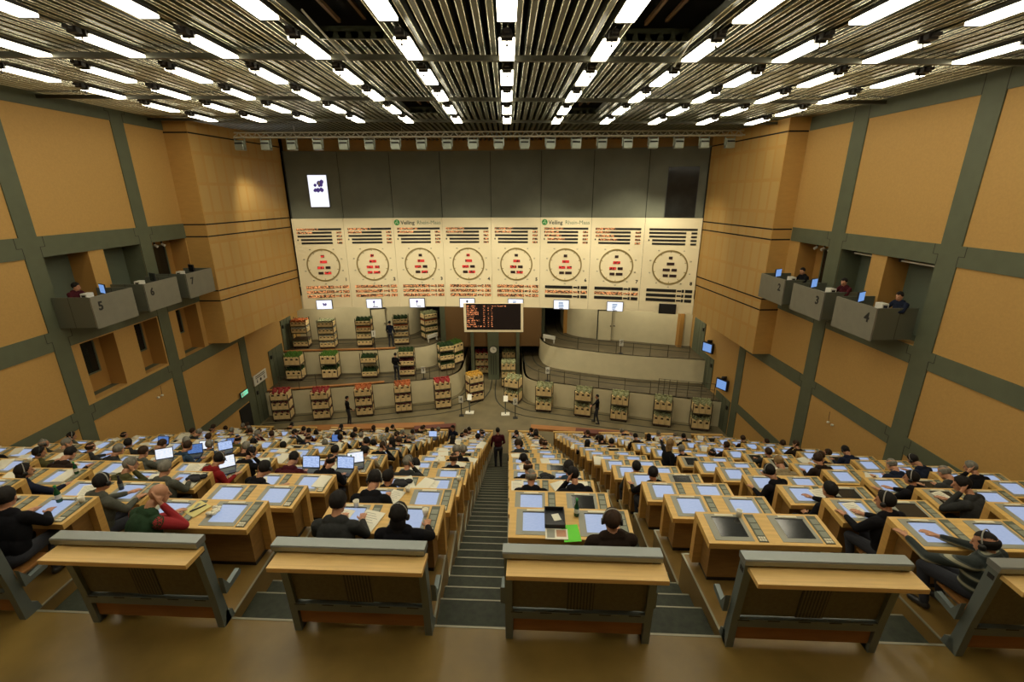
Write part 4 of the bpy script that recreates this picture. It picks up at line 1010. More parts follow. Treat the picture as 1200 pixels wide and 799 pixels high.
# ------------------------------------------------------------------ people
import numpy as np
class Body:
    def __init__(s): s.p = []
    def cap(s, a, b, ra, rb, t): s.p.append(('c', Vector(a), Vector(b), ra, rb, t))
    def chain(s, pts, t):
        for (a, ra), (b, rb) in zip(pts, pts[1:]): s.cap(a, b, ra, rb, t)
    def ell(s, c, r, t, rot=None): s.p.append(('e', Vector(c), Vector(r), rot or Matrix.Identity(3), 0, t))
    def raw(s):
        b = MB()
        for p in s.p:
            if p[0] == 'c':
                _, a, c, ra, rb, t = p
                if (c - a).length > 1e-5: b.tube(a, c, ra, 'skin', rb, n=14)
                b.ico(a, ra, 'skin', 2); b.ico(c, rb, 'skin', 2)
            else:
                _, c, r, rot, _, t = p; T = Matrix.Translation(c) @ rot.to_4x4()
                b.ico((0, 0, 0), 1, 'skin', 3, T, sc=(r.x, r.y, r.z))
        return b.mesh('raw')
    def mesh(s, name, mats, voxel):
        me = s.raw(); o = bpy.data.objects.new('tmp_body', me); col.objects.link(o)
        md = o.modifiers.new('r', 'REMESH'); md.mode = 'VOXEL'; md.voxel_size = voxel
        sm = o.modifiers.new('s', 'SMOOTH'); sm.factor = .5; sm.iterations = 3
        dg = bpy.context.evaluated_depsgraph_get(); out = bpy.data.meshes.new_from_object(o.evaluated_get(dg))
        bpy.data.objects.remove(o); bpy.data.meshes.remove(me); out.name = name
        out.materials.clear(); order = list(mats)
        for k in order: out.materials.append(M[mats[k]])
        nf = len(out.polygons); ctr = np.empty(nf * 3, np.float32); out.polygons.foreach_get('center', ctr); ctr = ctr.reshape(-1, 3)
        best = np.full(nf, 1e9, np.float32); idx = np.zeros(nf, np.int32)
        for p in s.p:
            if p[0] == 'c':
                a = np.array(p[1]); d = np.array(p[2]) - a; L = max(float(d @ d), 1e-9); t = np.clip(((ctr - a) @ d) / L, 0, 1)
                dist = np.linalg.norm(ctr - (a + t[:, None] * d), axis=1) - (p[3] + t * (p[4] - p[3]))
            else:
                Rm = np.array(p[3]); q = (ctr - np.array(p[1])) @ Rm; r = np.array(p[2]); k = np.linalg.norm(q / r, axis=1); dist = (k - 1) * r.min()
            if p[5] in ('eye', 'lip'): dist = np.where(k < 1.12, -1.0, 1e9)
            m = dist < best; best[m] = dist[m]; idx[m] = order.index(p[5])
        out.polygons.foreach_set('material_index', idx); out.polygons.foreach_set('use_smooth', np.ones(nf, bool)); out.update()
        return out
def head_prims(B, H, hw=1.0):
    R3 = H.to_3x3()
    def P(x, y, z): return H @ Vector((x, y, z))
    B.ell(P(0, -.012, .035), (.074 * hw, .092, .086), 'skin', R3); B.ell(P(0, .028, -.03), (.060, .062, .078), 'skin', R3)
    B.ell(P(0, .052, -.088), (.030, .030, .024), 'skin', R3); B.ell(P(.03, .02, -.07), (.028, .045, .03), 'skin', R3); B.ell(P(-.03, .02, -.07), (.028, .045, .03), 'skin', R3)
    B.cap(P(0, .086, .012), P(0, .108, -.03), .009, .014, 'skin'); B.cap(P(-.035, .078, .026), P(.035, .078, .026), .010, .010, 'skin')
    for s in (-1, 1):
        B.ell(P(s * .076, -.008, -.012), (.012, .021, .033), 'skin', R3); B.ell(P(s * .031, .081, .006), (.013, .012, .0075), 'eye', R3)
    B.ell(P(0, .086, -.062), (.024, .010, .008), 'lip', R3)
def hand(B, W, d, s, nrm, fist=False):
    """wrist W, pointing d, thumb side s, palm normal nrm"""
    W, d, s, nrm = (Vector(v) for v in (W, d, s, nrm)); d.normalize(); s = (s - s.dot(d) * d).normalized(); nrm = d.cross(s); 
    if nrm.z > 0: nrm = -nrm
    B.cap(W, W + d * .05, .024, .026, 'skin'); B.cap(W + d * .03 + s * .018, W + d * .08 + s * .022, .017, .015, 'skin'); B.cap(W + d * .03 - s * .018, W + d * .075 - s * .024, .017, .014, 'skin')
    for k, (o, L) in enumerate(((.033, .068), (.011, .078), (-.011, .072), (-.033, .056))):
        a = W + d * .085 + s * o; dirv = (d + s * o * 3.2).normalized(); cu = (.25 if not fist else .9)
        m = a + dirv * L * .5 + nrm * .006; e = m + (dirv * (1 - cu * .45) + nrm * cu).normalized() * L * .5
        B.chain([(a, .0095), (m, .009), (e, .0075)], 'skin')
    a = W + d * .025 + s * .028; m = a + d * .028 + s * .030; e = m + d * .034 + s * .008
    B.chain([(a, .013), (m, .011), (e, .009)], 'skin')
def person_seated(pose):
    B = Body(); ln = pose.get('lean', .12); hp = pose.get('hp', .46)
    sq = pose.get('sq', .955); S = lambda x, y, z: Vector((x, y + ln * (z - .5) / .55, .5 + (z - .5) * sq))
    B.ell((0, 0, .53), (.185, .145, .12), 'pants'); B.ell(S(0, -.005, .68), (.175, .135, .18), 'top'); B.ell(S(0, -.005, .86), (.195, .132, .21), 'top')
    shw = pose.get('sh', .205)
    B.ell(S(0, -.02, .97), (.205, .115, .115), 'top')
    for s in (-1, 1): B.ell(S(s * .105, -.005, .84), (.105, .128, .20), 'top'); B.ell(S(s * .10, -.01, .68), (.085, .12, .17), 'top')
    B.cap(S(-shw, 0, 1.0), S(shw, 0, 1.0), .074, .074, 'top'); B.cap(S(-.08, -.005, 1.06), S(.08, -.005, 1.06), .07, .07, 'top')
    B.cap(S(0, .0, 1.06), S(0, .02, 1.15), .055, .05, 'skin')
    for s in (-1, 1):
        B.chain([((s * .09, 0, .53), .095), ((s * .13, .40, .50), .068)], 'pants'); B.chain([((s * .13, .40, .50), .062), ((s * .13, .30, .12), .045)], 'pants'); B.chain([((s * .13, .27, .06), .042), ((s * .14, .42, .045), .036)], 'shoe')
    hd = pose.get('head', (0, 0, 0)); hc = S(0, .045, 1.225) + Vector((pose.get('hx', 0), pose.get('hy', 0), pose.get('hz', 0)))
    H = Matrix.Translation(hc) @ Matrix.Rotation(hd[2], 4, 'Z') @ Matrix.Rotation(hd[0], 4, 'X') @ Matrix.Rotation(hd[1], 4, 'Y') @ Matrix.Scale(1.06, 4)
    head_prims(B, H); B.cap(S(0, .015, 1.13), H @ Vector((0, -.02, -.05)), .05, .052, 'skin')
    for s, (el, wr, kind) in zip((-1, 1), pose['arms']):
        sh_ = S(s * shw, 0, 1.0); el = Vector(el); wr = Vector(wr)
        B.chain([(sh_, .074), (sh_.lerp(el, .5), .062), (el, .052)], 'sleeve'); B.chain([(el, .052), (el.lerp(wr, .85), .038)], 'sleeve'); B.cap(el.lerp(wr, .82), wr, .027, .025, 'skin')
        d = (wr - el).normalized(); 
        if kind == 'flat': hand(B, wr, Vector((d.x * .5, 1, -.06)), Vector((-s, .1, 0)), (0, 0, -1))
        elif kind == 'head': hand(B, wr, Vector((-s * .35, .1, 1)), Vector((-s * .2, 1, 0)), (0, 0, -1), False)
        else: hand(B, wr, Vector((-s * .5, .8, -.1)), Vector((-s, -.2, .4)), (0, 0, -1), True)
    return B, H
def person_stand(pose):
    B = Body(); y = 0
    B.ell((0, 0, .93), (.165, .12, .13), 'pants'); B.ell((0, 0, 1.1), (.155, .11, .17), 'top'); B.ell((0, .0, 1.28), (.18, .12, .19), 'top'); shw = .18
    B.cap((-shw, 0, 1.41), (shw, 0, 1.41), .066, .066, 'top'); B.cap((-.06, 0, 1.46), (.06, 0, 1.46), .055, .055, 'top'); B.cap((0, 0, 1.45), (0, .02, 1.54), .054, .05, 'skin')
    st = pose.get('step', 0)
    for s in (-1, 1):
        ky = .05 + s * st * .5; B.chain([((s * .09, 0, .9), .09), ((s * .1, ky, .5), .062), ((s * .11, s * st, .1), .044)], 'pants'); B.chain([((s * .11, s * st - .03, .045), .043), ((s * .12, s * st + .13, .04), .036)], 'shoe')
    H = Matrix.Translation((0, .04, 1.645)) @ Matrix.Rotation(pose.get('turn', 0), 4, 'Z') @ Matrix.Rotation(pose.get('nod', 0), 4, 'X')
    head_prims(B, H)
    for s, (el, wr, kind) in zip((-1, 1), pose['arms']):
        a = Vector((s * shw, 0, 1.41)); el = Vector(el); wr = Vector(wr)
        B.chain([(a, .064), (a.lerp(el, .5), .054), (el, .045)], 'sleeve'); B.chain([(el, .045), (el.lerp(wr, .85), .034)], 'sleeve'); B.cap(el.lerp(wr, .82), wr, .027, .025, 'skin')
        d = (wr - el).normalized(); hand(B, wr, d, Vector((-s * .3, 1, .2)) if abs(d.z) > .7 else Vector((-s, 0, .3)), (0, 0, -1), kind == 'fist')
    return B, H
CL = {'skin': 'skin', 'top': 'top', 'sleeve': 'top', 'pants': 'pants', 'shoe': 'shoe', 'eye': 'eye', 'lip': 'lip'}
# desk surface seen from the seat: near edge at y=.33, height about .72
AF = lambda s, x=.14, y=.50: ((s * .29, .22, .80), (s * x, y, .765), 'flat')
AH = lambda s, x=.10: ((s * .25, .40, .79), (s * x, .30, 1.13), 'head')
AL = lambda s: ((s * .28, .08, .72), (s * .12, .26, .66), 'fist')
POSES = [
 dict(lean=.14, head=(-.45, 0, 0), arms=(AF(-1), AF(1)), hz=-.01, hy=.02),
 dict(lean=.10, head=(-.2, 0, .35), arms=(AF(-1, .16), AF(1, .1, .46))),
 dict(lean=.2, head=(-.25, .08, -.3), arms=(AF(-1), AH(1, .085)), hz=-.02, hy=.05),
 dict(lean=.2, head=(-.3, -.08, .35), arms=(AH(-1, .085), AF(1)), hz=-.02, hy=.05),
 dict(lean=.02, head=(-.1, 0, -.15), arms=(AL(-1), AF(1, .2, .42))),
 dict(lean=.26, head=(-.75, 0, .1), arms=(AF(-1, .2, .56), AF(1, .12, .58)), hz=-.06, hy=.07),
 dict(lean=.06, head=(-.3, 0, -.5), arms=(AF(-1, .24, .44), AL(1))),
 dict(lean=-.03, head=(.0, 0, .6), arms=(AL(-1), AL(1))),
 dict(lean=.0, head=(-.35, 0, .15), arms=(((-.34, .30, .76), (-.22, .58, .775), 'flat'), ((.30, .22, .78), (.12, .48, .765), 'flat')), sq=.80, hz=-.02),
]
random.seed(5)
BODY = []
for i, p in enumerate(POSES):
    Bd, H = person_seated(p); BODY.append((Bd.mesh('person', CL, .0085), H))
STAND = []
for p in (dict(arms=(((-.25, .02, 1.13), (-.24, .16, .92), 'fist'), ((.25, .02, 1.13), (.22, .2, .98), 'fist')), step=.04, nod=-.15),
          dict(arms=(((-.42, .12, 1.36), (-.66, .22, 1.36), 'flat'), ((.25, -.02, 1.13), (.25, .1, .9), 'fist')), step=.14, turn=.5)):
    Bd, H = person_stand(p); STAND.append((Bd.mesh('person', CL, .009), H))
def hair_mesh(kind):
    b = MB(); nu, nv = 40, 26; rx, ry, rz = .084, .105, .102; v = []; f = []
    for j in range(nv + 1):
        ph = math.pi * j / nv
        for i in range(nu):
            th = 2 * math.pi * i / nu; d = Vector((math.sin(ph) * math.cos(th), math.sin(ph) * math.sin(th), math.cos(ph)))
            line = .30 - .75 * max(0, d.y)           # hairline: low behind, high in front
            low = -.80 if d.y < -.05 else -.80 + (d.y + .05) * 1.65
            m = max(0, min(1, (d.z - low) / .14))
            if kind == 'balding': m *= max(0, min(1, (.22 - d.z - max(0, d.y) * .5) / .14))
            k = .86 + .15 * m + (.035 * m if kind in ('full', 'long') else 0) + (.13 * m if kind == 'big' else 0)
            k += m * .045 * noise.noise(d * 4.5 + Vector((len(kind), 0, 0))) + m * .03 * noise.noise(d * 13)
            v.append((d.x * rx * k, -.012 + d.y * ry * k, .035 + d.z * rz * k))
    for j in range(nv):
        for i in range(nu): f.append((j * nu + i, (j + 1) * nu + i, (j + 1) * nu + (i + 1) % nu, j * nu + (i + 1) % nu))
    b.add(v, f, 'hair', True)
    if kind == 'long':
        for (x, y, z, r, sc) in ((0, -.07, -.06, .075, (1.0, .55, 1.25)), (.045, -.05, -.08, .05, (.8, .9, 1.7)), (-.045, -.05, -.08, .05, (.8, .9, 1.7)), (0, -.075, -.15, .065, (1.1, .5, 1.1))): b.ico((x, y, z), r, 'hair', 3, sc=sc)
    if kind == 'big':
        for k in range(14):
            a = k * 2.399; b.ico((.075 * math.cos(a), -.03 + .06 * math.sin(a) - .02, .0 + .01 * (k % 5) - .04), .04, 'hair', 2)
    return b.mesh('hair')
HAIR = {k: hair_mesh(k) for k in ('short', 'full', 'long', 'balding', 'big')}
def headset_mesh(dark):
    b = MB(); m = 'headset_k' if dark else 'headset'; n = 14; pts = []
    for i in range(n + 1):
        t = math.pi * i / n; pts.append(Vector((.093 * math.cos(t), -.015, .03 + .108 * math.sin(t))))
    for a, c in zip(pts, pts[1:]): b.tube(a, c, .0065, m, n=6)
    for s in (-1, 1): b.lathe([(0, -.014), (.03, -.012), (.033, 0), (.028, .012), (0, .014)], 'headset_k', 12, Matrix.Translation((s * .093, -.01, -.008)) @ Matrix.Rotation(R(90), 4, 'Y'))
    b.tube((.095, .0, -.02), (.06, .10, -.065), .004, 'headset_k', n=5)
    return b.mesh('headset')
HS = {0: headset_mesh(False), 1: headset_mesh(True)}
HC = {'dark': (.010, .008, .007, 1), 'brown': (.035, .018, .009, 1), 'grey': (.17, .16, .13, 1), 'blond': (.20, .125, .05, 1)}
TC = {'black': (.006, .006, .008, 1), 'navy': (.010, .014, .030, 1), 'dark grey': (.030, .031, .030, 1), 'grey': (.075, .078, .062, 1), 'olive': (.065, .062, .022, 1), 'red': (.20, .012, .012, 1),
      'dark brown': (.020, .012, .008, 1), 'blue': (.03, .055, .09, 1), 'green': (.02, .045, .02, 1), 'beige': (.24, .19, .11, 1), 'maroon': (.055, .008, .012, 1)}
HN = {('short', 'dark'): 'short dark hair', ('full', 'dark'): 'dark hair', ('long', 'dark'): 'long dark hair'}
def hname(hk, hc):
    return {'short': 'short %s hair', 'full': 'thick %s hair', 'long': 'long %s hair', 'balding': 'balding %s hair', 'big': 'bushy %s hair'}[hk] % hc
def put_person(me, H, loc, rz, top, hk, hc, hset, label, group=None, mesh_override=None):
    o = link('person', mesh_override or me, None, loc, rz); o.color = TC[top]
    tag(o, label, 'person', group)
    if hk: h = link('hair', HAIR[hk], o); h.matrix_basis = H; h.color = HC[hc]
    if hset is not None:
        q = link('headset', HS[hset], o); q.matrix_basis = H
    return o
# folding seat under every seated person
b = MB(); b.box(-.22, .22, -.20, .20, .385, .42, 'shelf_dark', bev=.012); b.box(-.22, .22, -.235, -.205, .45, .80, 'panel', bev=.01); b.box(-.20, .20, -.22, -.19, .1, .46, 'frame'); b.box(-.20, -.17, -.22, .12, .36, .385, 'frame'); b.box(.17, .20, -.22, .12, .36, .385, 'frame'); b.box(-.2, .2, -.21, -.19, 0, .12, 'frame')
SEAT = b.mesh('folding_seat')
TAKEN = {}
def seat_xy(c, n, s):
    x, y = desk_xy(c, n); lx = -.352 if s == 0 else .398
    ly = -.33
    cz, sz = math.cos(RZ), math.sin(RZ)
    return x + lx * cz - ly * sz, y + lx * sz + ly * cz
def inner(c, s): return 'inner' if (c >= 0) == (s == 0) else 'outer'
def sit(c, n, s, pose, top, hk, hc, hset=None, rz=0, dx=0, dy=0, label=None, mo=None, mats=None):
    if (c, n) not in DESK and n > 0 and c > -3: return
    x, y = seat_xy(c, n, s); z = -RISE * n
    me, H = BODY[pose]
    lab = label or 'person, %s, %s top, %s-row %s seat, %s column towards booth %s' % (hname(hk, hc), top, ORD[n], inner(c, s), colno(c), side(c))
    o = put_person(me, H, (x + dx, y + dy, z + .0), RZ + rz, top, hk, hc, hset, lab, None, mo)
    q = link('folding_seat', SEAT, None, (x, y, z), RZ); tag(q, 'folding seat under a bidder, %s-row %s seat, %s column towards booth %s' % (ORD[n], inner(c, s), colno(c), side(c)), 'seat', 'folding seats')
    TAKEN[(c, n, s)] = o
    return o
# special clothing for two bidders in the back row
m1, H1 = BODY[2]; vest = m1.copy(); vest.materials[2] = M['red_sleeve']
m2, H2 = BODY[8]; knit = m2.copy(); knit.materials[1] = M['striped']; knit.materials[2] = M['striped']
sit(-3, 0, 1, 1, 'black', 'short', 'dark', None, rz=.2, label='person in black leaning in at the frame edge beside the green bottle')
sit(-2, 0, 0, 2, 'green', None, 'brown', None, rz=-.35, label='bald person in dark vest with red sleeves resting head on hand, back row', mo=vest)
sit(-1, 0, 0, 0, 'dark grey', 'full', 'dark', None, label='person with thick dark hair in dark grey sweater, back row bench by the stairs')
sit(-1, 0, 1, 4, 'black', 'long', 'dark', 0, label='person in black with a pale headset band, back row next to the central stairs')
sit(0, 0, 1, 4, 'dark brown', 'short', 'brown', 0, rz=.1, label='person in dark brown jacket with pale headset beside the green sheet')
sit(2, 0, 0, 8, 'grey', 'balding', 'dark', 0, rz=.35, dx=-.02, dy=.0, label='balding person in striped knit with arms spread on the desk', mo=knit)
sit(-3, 1, 1, 1, 'grey', 'short', 'dark', 0, rz=-.35); sit(-1, 1, 0, 5, 'black', 'full', 'dark', 0); sit(2, 1, 0, 1, 'black', 'short', 'dark', 0, rz=.3)
sit(-4, 2, 1, 4, 'navy', 'long', 'dark', 0, rz=-.4); sit(-3, 2, 0, 2, 'olive', 'short', 'grey', None, rz=-.2); sit(-3, 2, 1, 0, 'grey', 'full', 'grey'); sit(-2, 2, 0, 3, 'black', 'short', 'dark', 1, rz=-.4)
sit(-1, 2, 0, 6, 'black', 'short', 'dark'); sit(0, 2, 0, 0, 'black', 'balding', 'grey'); sit(0, 2, 1, 3, 'black', 'short', 'dark', None, rz=.2); sit(2, 2, 0, 4, 'black', 'full', 'dark', None, rz=.4); sit(3, 2, 0, 3, 'dark grey', 'full', 'dark', rz=.5)
sit(-4, 3, 0, 5, 'dark brown', 'short', 'dark'); sit(-3, 3, 1, 3, 'red', 'short', 'dark', 0, rz=-.4); sit(-2, 3, 0, 5, 'maroon', 'short', 'dark'); sit(-2, 3, 1, 3, 'black', 'balding', 'dark', None, rz=-.1); sit(-1, 3, 0, 2, 'dark grey', 'short', 'grey', 1)
sit(0, 3, 0, 0, 'black', 'balding', 'brown'); sit(0, 3, 1, 0, 'blue', 'big', 'dark'); sit(1, 3, 0, 6, 'black', 'short', 'dark', None, rz=.2); sit(2, 3, 0, 2, 'black', 'full', 'dark', 0, rz=.5); sit(3, 3, 0, 1, 'black', 'short', 'dark', 0, rz=.4); sit(3, 3, 1, 5, 'dark grey', 'balding', 'grey')
sit(-4, 4, 0, 3, 'dark grey', 'short', 'grey', None, rz=-.3); sit(-4, 4, 1, 0, 'grey', 'short', 'brown'); sit(-3, 4, 1, 2, 'black', 'short', 'dark', 1, rz=-.3); sit(-1, 4, 1, 0, 'black', 'balding', 'brown'); sit(1, 4, 0, 4, 'dark grey', 'short', 'dark', None, rz=.2); sit(2, 4, 1, 5, 'beige', 'short', 'blond')
rnd = random.Random(23)
for n in range(4, NR):
    for c in cols:
        if (c, n) not in DESK: continue
        for s in (0, 1):
            if (c, n, s) in TAKEN or (c == 1 and n < 6) or (c, n) in ((0, 4), (-2, 4)): continue
            pr = .62 if c < -1 else .58 if c == -1 else .45 if c == 0 else .17
            if n > 8 and c > 0: pr = .27
            if rnd.random() > pr: continue
            hk = rnd.choice(['short', 'short', 'short', 'full', 'full', 'balding', 'long']); hc = rnd.choice(['dark', 'dark', 'dark', 'brown', 'brown', 'grey'])
            top = rnd.choice(['black', 'black', 'navy', 'dark grey', 'dark grey', 'grey', 'olive', 'dark brown', 'blue', 'maroon', 'beige'] if c < 0 else ['black', 'black', 'black', 'navy', 'dark grey', 'dark brown'])
            sit(c, n, s, rnd.randrange(8), top, hk, hc, rnd.choice([None, None, None, 0, 1]), rz=rnd.uniform(-.25, .25) + (-.15 if c < -1 else .15 if c > 1 else 0))
# standing people
def stand(k, loc, rz, top, hk, hc, lab): 
    me, H = STAND[k]; return put_person(me, H, loc, rz, top, hk, hc, None, lab)
stand(0, (-9.1, 23.75, ZST), R(-60), 'black', 'short', 'dark', 'person in black standing beside the third trolley on the lower lane')
stand(0, (-6.95, 26.75, ZT2), R(-20), 'black', 'short', 'dark', 'person in black standing at a trolley on the middle lane')
stand(0, (-7.65, 28.72, ZT3), R(-10), 'navy', 'short', 'dark', 'person in navy standing at a trolley on the upper lane')
stand(1, (5.0, 23.65, ZST), R(70), 'black', 'short', 'dark', 'person in black reaching towards a pale-flower trolley below clock six')
xs, ys = CX0 + CP * 2 - .45, 0
stand(1, (3.95, Y0 + RUN * 6.0 + SH * 3.95, -.1697 * 18), R(-75), 'black', 'long', 'blond', 'person with long blond hair standing in the aisle, handing something over')
stand(0, (-.42, Y0 + .02 + .351 * 33.5, -.1697 * 34), R(10), 'maroon', 'short', 'dark', 'person in maroon coat standing on the central stairs')
stand(0, (-2.55, Y0 + RUN * 14.2, -.1697 * 43), R(150), 'navy', 'full', 'dark', 'person in navy standing below the last rows by the second stairs')
# booth clerks
for X, s, y, zb, top, hk, lab in ((XL, 1, 14.75, .56, 'maroon', 'full', 'clerk sitting in booth five beside the monitor'), (XR, -1, 13.0, .44, 'navy', 'short', 'clerk in navy sitting in booth four'), (XR, -1, 15.3, .44, 'maroon', 'short', 'clerk in maroon sitting in booth three'), (XR, -1, 17.6, .44, 'black', 'short', 'clerk in black sitting in booth two')):
    me, H = BODY[1]; put_person(me, H, (X + s * .28, y, zb - .02), R(-90) if s > 0 else R(90), top, hk, 'dark', None, lab.replace('clerk', 'person'))
    q = link('stool', SEAT, None, (X + s * .28, y, zb - .02), R(-90) if s > 0 else R(90)); tag(q, lab.replace('clerk sitting', 'dark seat').replace('clerk in navy sitting', 'dark seat').replace('clerk in maroon sitting', 'dark seat').replace('clerk in black sitting', 'dark seat').replace(' beside the monitor', ' under the person'), 'seat')
EXPO = -0.10
# ------------------------------------------------------------------ things on the desks
def on_desk(c, n, u, v, dz=.007):
    x, y = desk_xy(c, n); lx = -DW / 2 + DW * u; ly = DD * v; cz, sz = math.cos(RZ), math.sin(RZ)
    return (x + lx * cz - ly * sz, y + lx * sz + ly * cz, -RISE * n + top_z(ly) + dz)
def where(c, n): return '%s-row desk, %s column towards booth %s' % (ORD[n], colno(c), side(c))
b = MB(); b.box(-.105, .105, -.148, .148, 0, .004, 'paper'); PAPER = b.mesh('paper')
b = MB()
for k in range(4): b.box(-.105 + .004 * k, .105 - .003 * k, -.148 + .003 * k, .148, .003 * k, .003 * k + .002, 'paper')
PAPERS = b.mesh('paper')
def sheet(c, n, u, v, rz, lab, me=None, mtl=None, w=.21, h=.297):
    bb = MB(); bb.box(-w / 2, w / 2, -h / 2, h / 2, 0, .004, mtl or 'paper')
    if mtl is None:
        for k in range(7): bb.box(-w * .4, w * (.1 + .3 * ((k * 7) % 5) / 5), h * (.36 - .1 * k), h * (.38 - .1 * k), .004, .0045, 'bezel')
    o = bb.build('paper', None, on_desk(c, n, u, v), RZ + rz); o.rotation_euler.x = TILT
    return tag(o, lab, 'paper')
M['sheet_green'] = mat('sheet_green', (.12, .62, .03), .6); M['folder_yellow'] = mat('folder_yellow', (.62, .55, .20), .6)
sheet(0, 0, .50, .16, .12, 'bright green sheet on the back-row desk beside the central stairs', mtl='sheet_green', w=.2, h=.26)
bb = MB(); bb.box(-.13, .13, -.09, .09, 0, .01, 'paper'); bb.box(.0, .11, -.05, .06, .01, .011, 'skin'); bb.box(-.11, -.02, -.07, .07, .01, .011, 'bezel'); o = bb.build('newspaper', None, on_desk(0, 0, .385, .12), RZ); tag(o, 'folded newspaper with a photo below the black tray, back row', 'newspaper')
r = empty('document_tray', on_desk(0, 0, .375, .60), RZ); tag(r, 'open black document tray with a note inside on the back-row desk', 'tray')
bb = MB(); bb.box(-.12, .12, -.16, .16, 0, .012, 'lapk'); bb.box(-.12, -.11, -.16, .16, 0, .06, 'lapk'); bb.box(.11, .12, -.16, .16, 0, .06, 'lapk'); bb.box(-.12, .12, .15, .16, 0, .06, 'lapk'); bb.box(-.12, .12, -.16, -.09, 0, .05, 'lapk', bev=.006); bb.build('body', r)
bb = MB(); T = Matrix.Rotation(.3, 4, 'Z'); bb.box(-.045, .045, -.06, .06, .03, .034, 'paper', T); tag(bb.build('note', None, tuple(Vector(on_desk(0, 0, .39, .62)) + Vector((0, 0, -.012))), RZ), 'small crumpled note lying in the black tray', 'note')
sheet(-2, 0, .44, .62, -.45, 'yellow folder on the back-row desk beside the red sleeve', mtl='folder_yellow', w=.24, h=.22)
bb = MB(); bb.box(-.008, .008, -.09, .09, 0, .012, 'ink'); o = bb.build('pen', None, on_desk(-2, 0, .45, .62, .013), RZ - .7); tag(o, 'black pen lying on the yellow folder', 'pen')
bb = MB(); rr = random.Random(1)
for k in range(7): bb.ico((rr.uniform(-.05, .05), rr.uniform(-.07, .07), .025), .035, 'paper', 1, sc=(1.2, 1, .6))
tag(bb.build('paper_wrapper', None, on_desk(-2, 0, .62, .55), RZ), 'crumpled pale wrapper on the lit screen beside the yellow folder', 'wrapper')
sheet(-1, 0, .16, .45, -.2, 'white printed sheets before the person in dark grey sweater, back row'); sheet(-1, 0, .40, .35, -.25, 'white folder leaf beside the headset wearer in black, back row', w=.26, h=.36)
sheet(-1, 1, .40, .55, -.3, 'folded white sheet on the second-row desk by the central stairs'); sheet(-1, 2, .62, .5, -.15, 'large white sheet on the third-row desk by the central stairs', w=.3, h=.3)
sheet(-3, 1, .3, .5, .4, 'white sheet on the second-row desk behind the green bottle'); sheet(-3, 3, .3, .6, .2, 'open white folder on the fourth-row desk near booth five', w=.34, h=.3)
sheet(0, 2, .1, .55, .05, 'white sheet by the bald bidder third row beside the central stairs'); sheet(0, 2, .85, .5, 0, 'tall white sheet on the third-row desk beside the stairs towards booth four', w=.22, h=.4)
sheet(2, 2, .45, .5, .2, 'open white catalogue on the third-row desk towards booth four', w=.34, h=.3); sheet(3, 2, .2, .5, .3, 'white printed sheet third row, fourth column towards booth four'); sheet(2, 1, .22, .5, .2, 'colour-printed sheet over the lit screen, second row, third column towards booth four')
M['leaf_dark'] = mat('jacket_dark', (.012, .012, .014), .9)
def cup(c, n, u, v, lab):
    bb = MB(); bb.lathe([(0, 0), (.028, 0), (.038, .085), (.035, .085), (.026, .008), (0, .008)], 'cup', 18); o = bb.build('cup', None, on_desk(c, n, u, v), RZ); tag(o, lab, 'cup', 'white cups on the desks')
cup(1, 0, .34, .86, 'white cup on the dark-screen desk, back row towards booth four'); cup(-1, 0, .24, .86, 'white cup on the back-row desk beside the dark grey sweater'); cup(-1, 0, .86, .62, 'clear pale cup at the keypad, back-row desk by the central stairs'); cup(-1, 1, .52, .8, 'white cup on the second-row desk by the central stairs')
cup(-3, 0, .93, .75, 'white cup on the keypad beside the green bottle, back row'); cup(0, 3, .93, .4, 'white cup fourth row beside the bushy-haired bidder')
def bottle(c, n, u, v, lab, tilt=0, dark=False):
    bb = MB(); m = 'lapk' if dark else 'glass'
    bb.lathe([(0, 0), (.031, 0), (.033, .01), (.033, .13), (.014, .18), (.013, .22), (0, .22)], m, 16); r = bb.build('bottle', None, on_desk(c, n, u, v), RZ); tag(r, lab, 'bottle')
    bb = MB(); bb.lathe([(.0335, .05), (.0335, .11)], 'white' if not dark else 'pad', 16); bb.build('bottle_label', r); bb = MB(); bb.lathe([(0, .215), (.016, .215), (.016, .24), (0, .24)], 'logo_green' if not dark else 'ink', 12); bb.build('bottle_cap', r)
bottle(-3, 0, .72, .75, 'green bottle on the back-row desk near booth five'); bottle(-3, 1, .64, .6, 'dark bottle on the second-row desk near booth five', dark=True); bottle(0, 0, .56, .74, 'green bottle on the back-row desk beside the black tray'); bottle(-4, 2, .9, .7, 'dark green bottle on the third-row desk near booth five'); bottle(-2, 4, .7, .6, 'green bottle between the laptops, fifth row')
def laptop(c, n, u, rz, scr, lab, v=.42):
    r = empty('laptop', on_desk(c, n, u, v, .012), RZ + rz); tag(r, lab, 'laptop', 'laptops on the desks')
    bb = MB(); bb.box(-.18, .18, -.13, .12, 0, .022, 'lapk', bev=.004); base = bb.build('base', r)
    bb = MB(); bb.box(-.155, .155, -.03, .10, .022, .024, 'pad'); bb.box(-.05, .05, -.115, -.05, .022, .023, 'pad'); bb.build('keyboard', base)
    T = Matrix.Translation((0, .12, .02)) @ Matrix.Rotation(R(-18), 4, 'X'); bb = MB(); bb.box(-.18, .18, 0, .012, 0, .255, 'lapk', T, bev=.003); lid = bb.build('lid', r)
    bb = MB(); bb.box(-.165, .165, -.002, 0, .02, .24, scr, T); bb.build('display', lid)
laptop(-2, 3, .38, 0, 'scr_lap', 'open laptop with pale blue page, fourth row, second column towards booth five', .5); laptop(-2, 3, .86, -.05, 'scr_lap', 'open laptop with turquoise page, fourth row beside the balding bidder', .5)
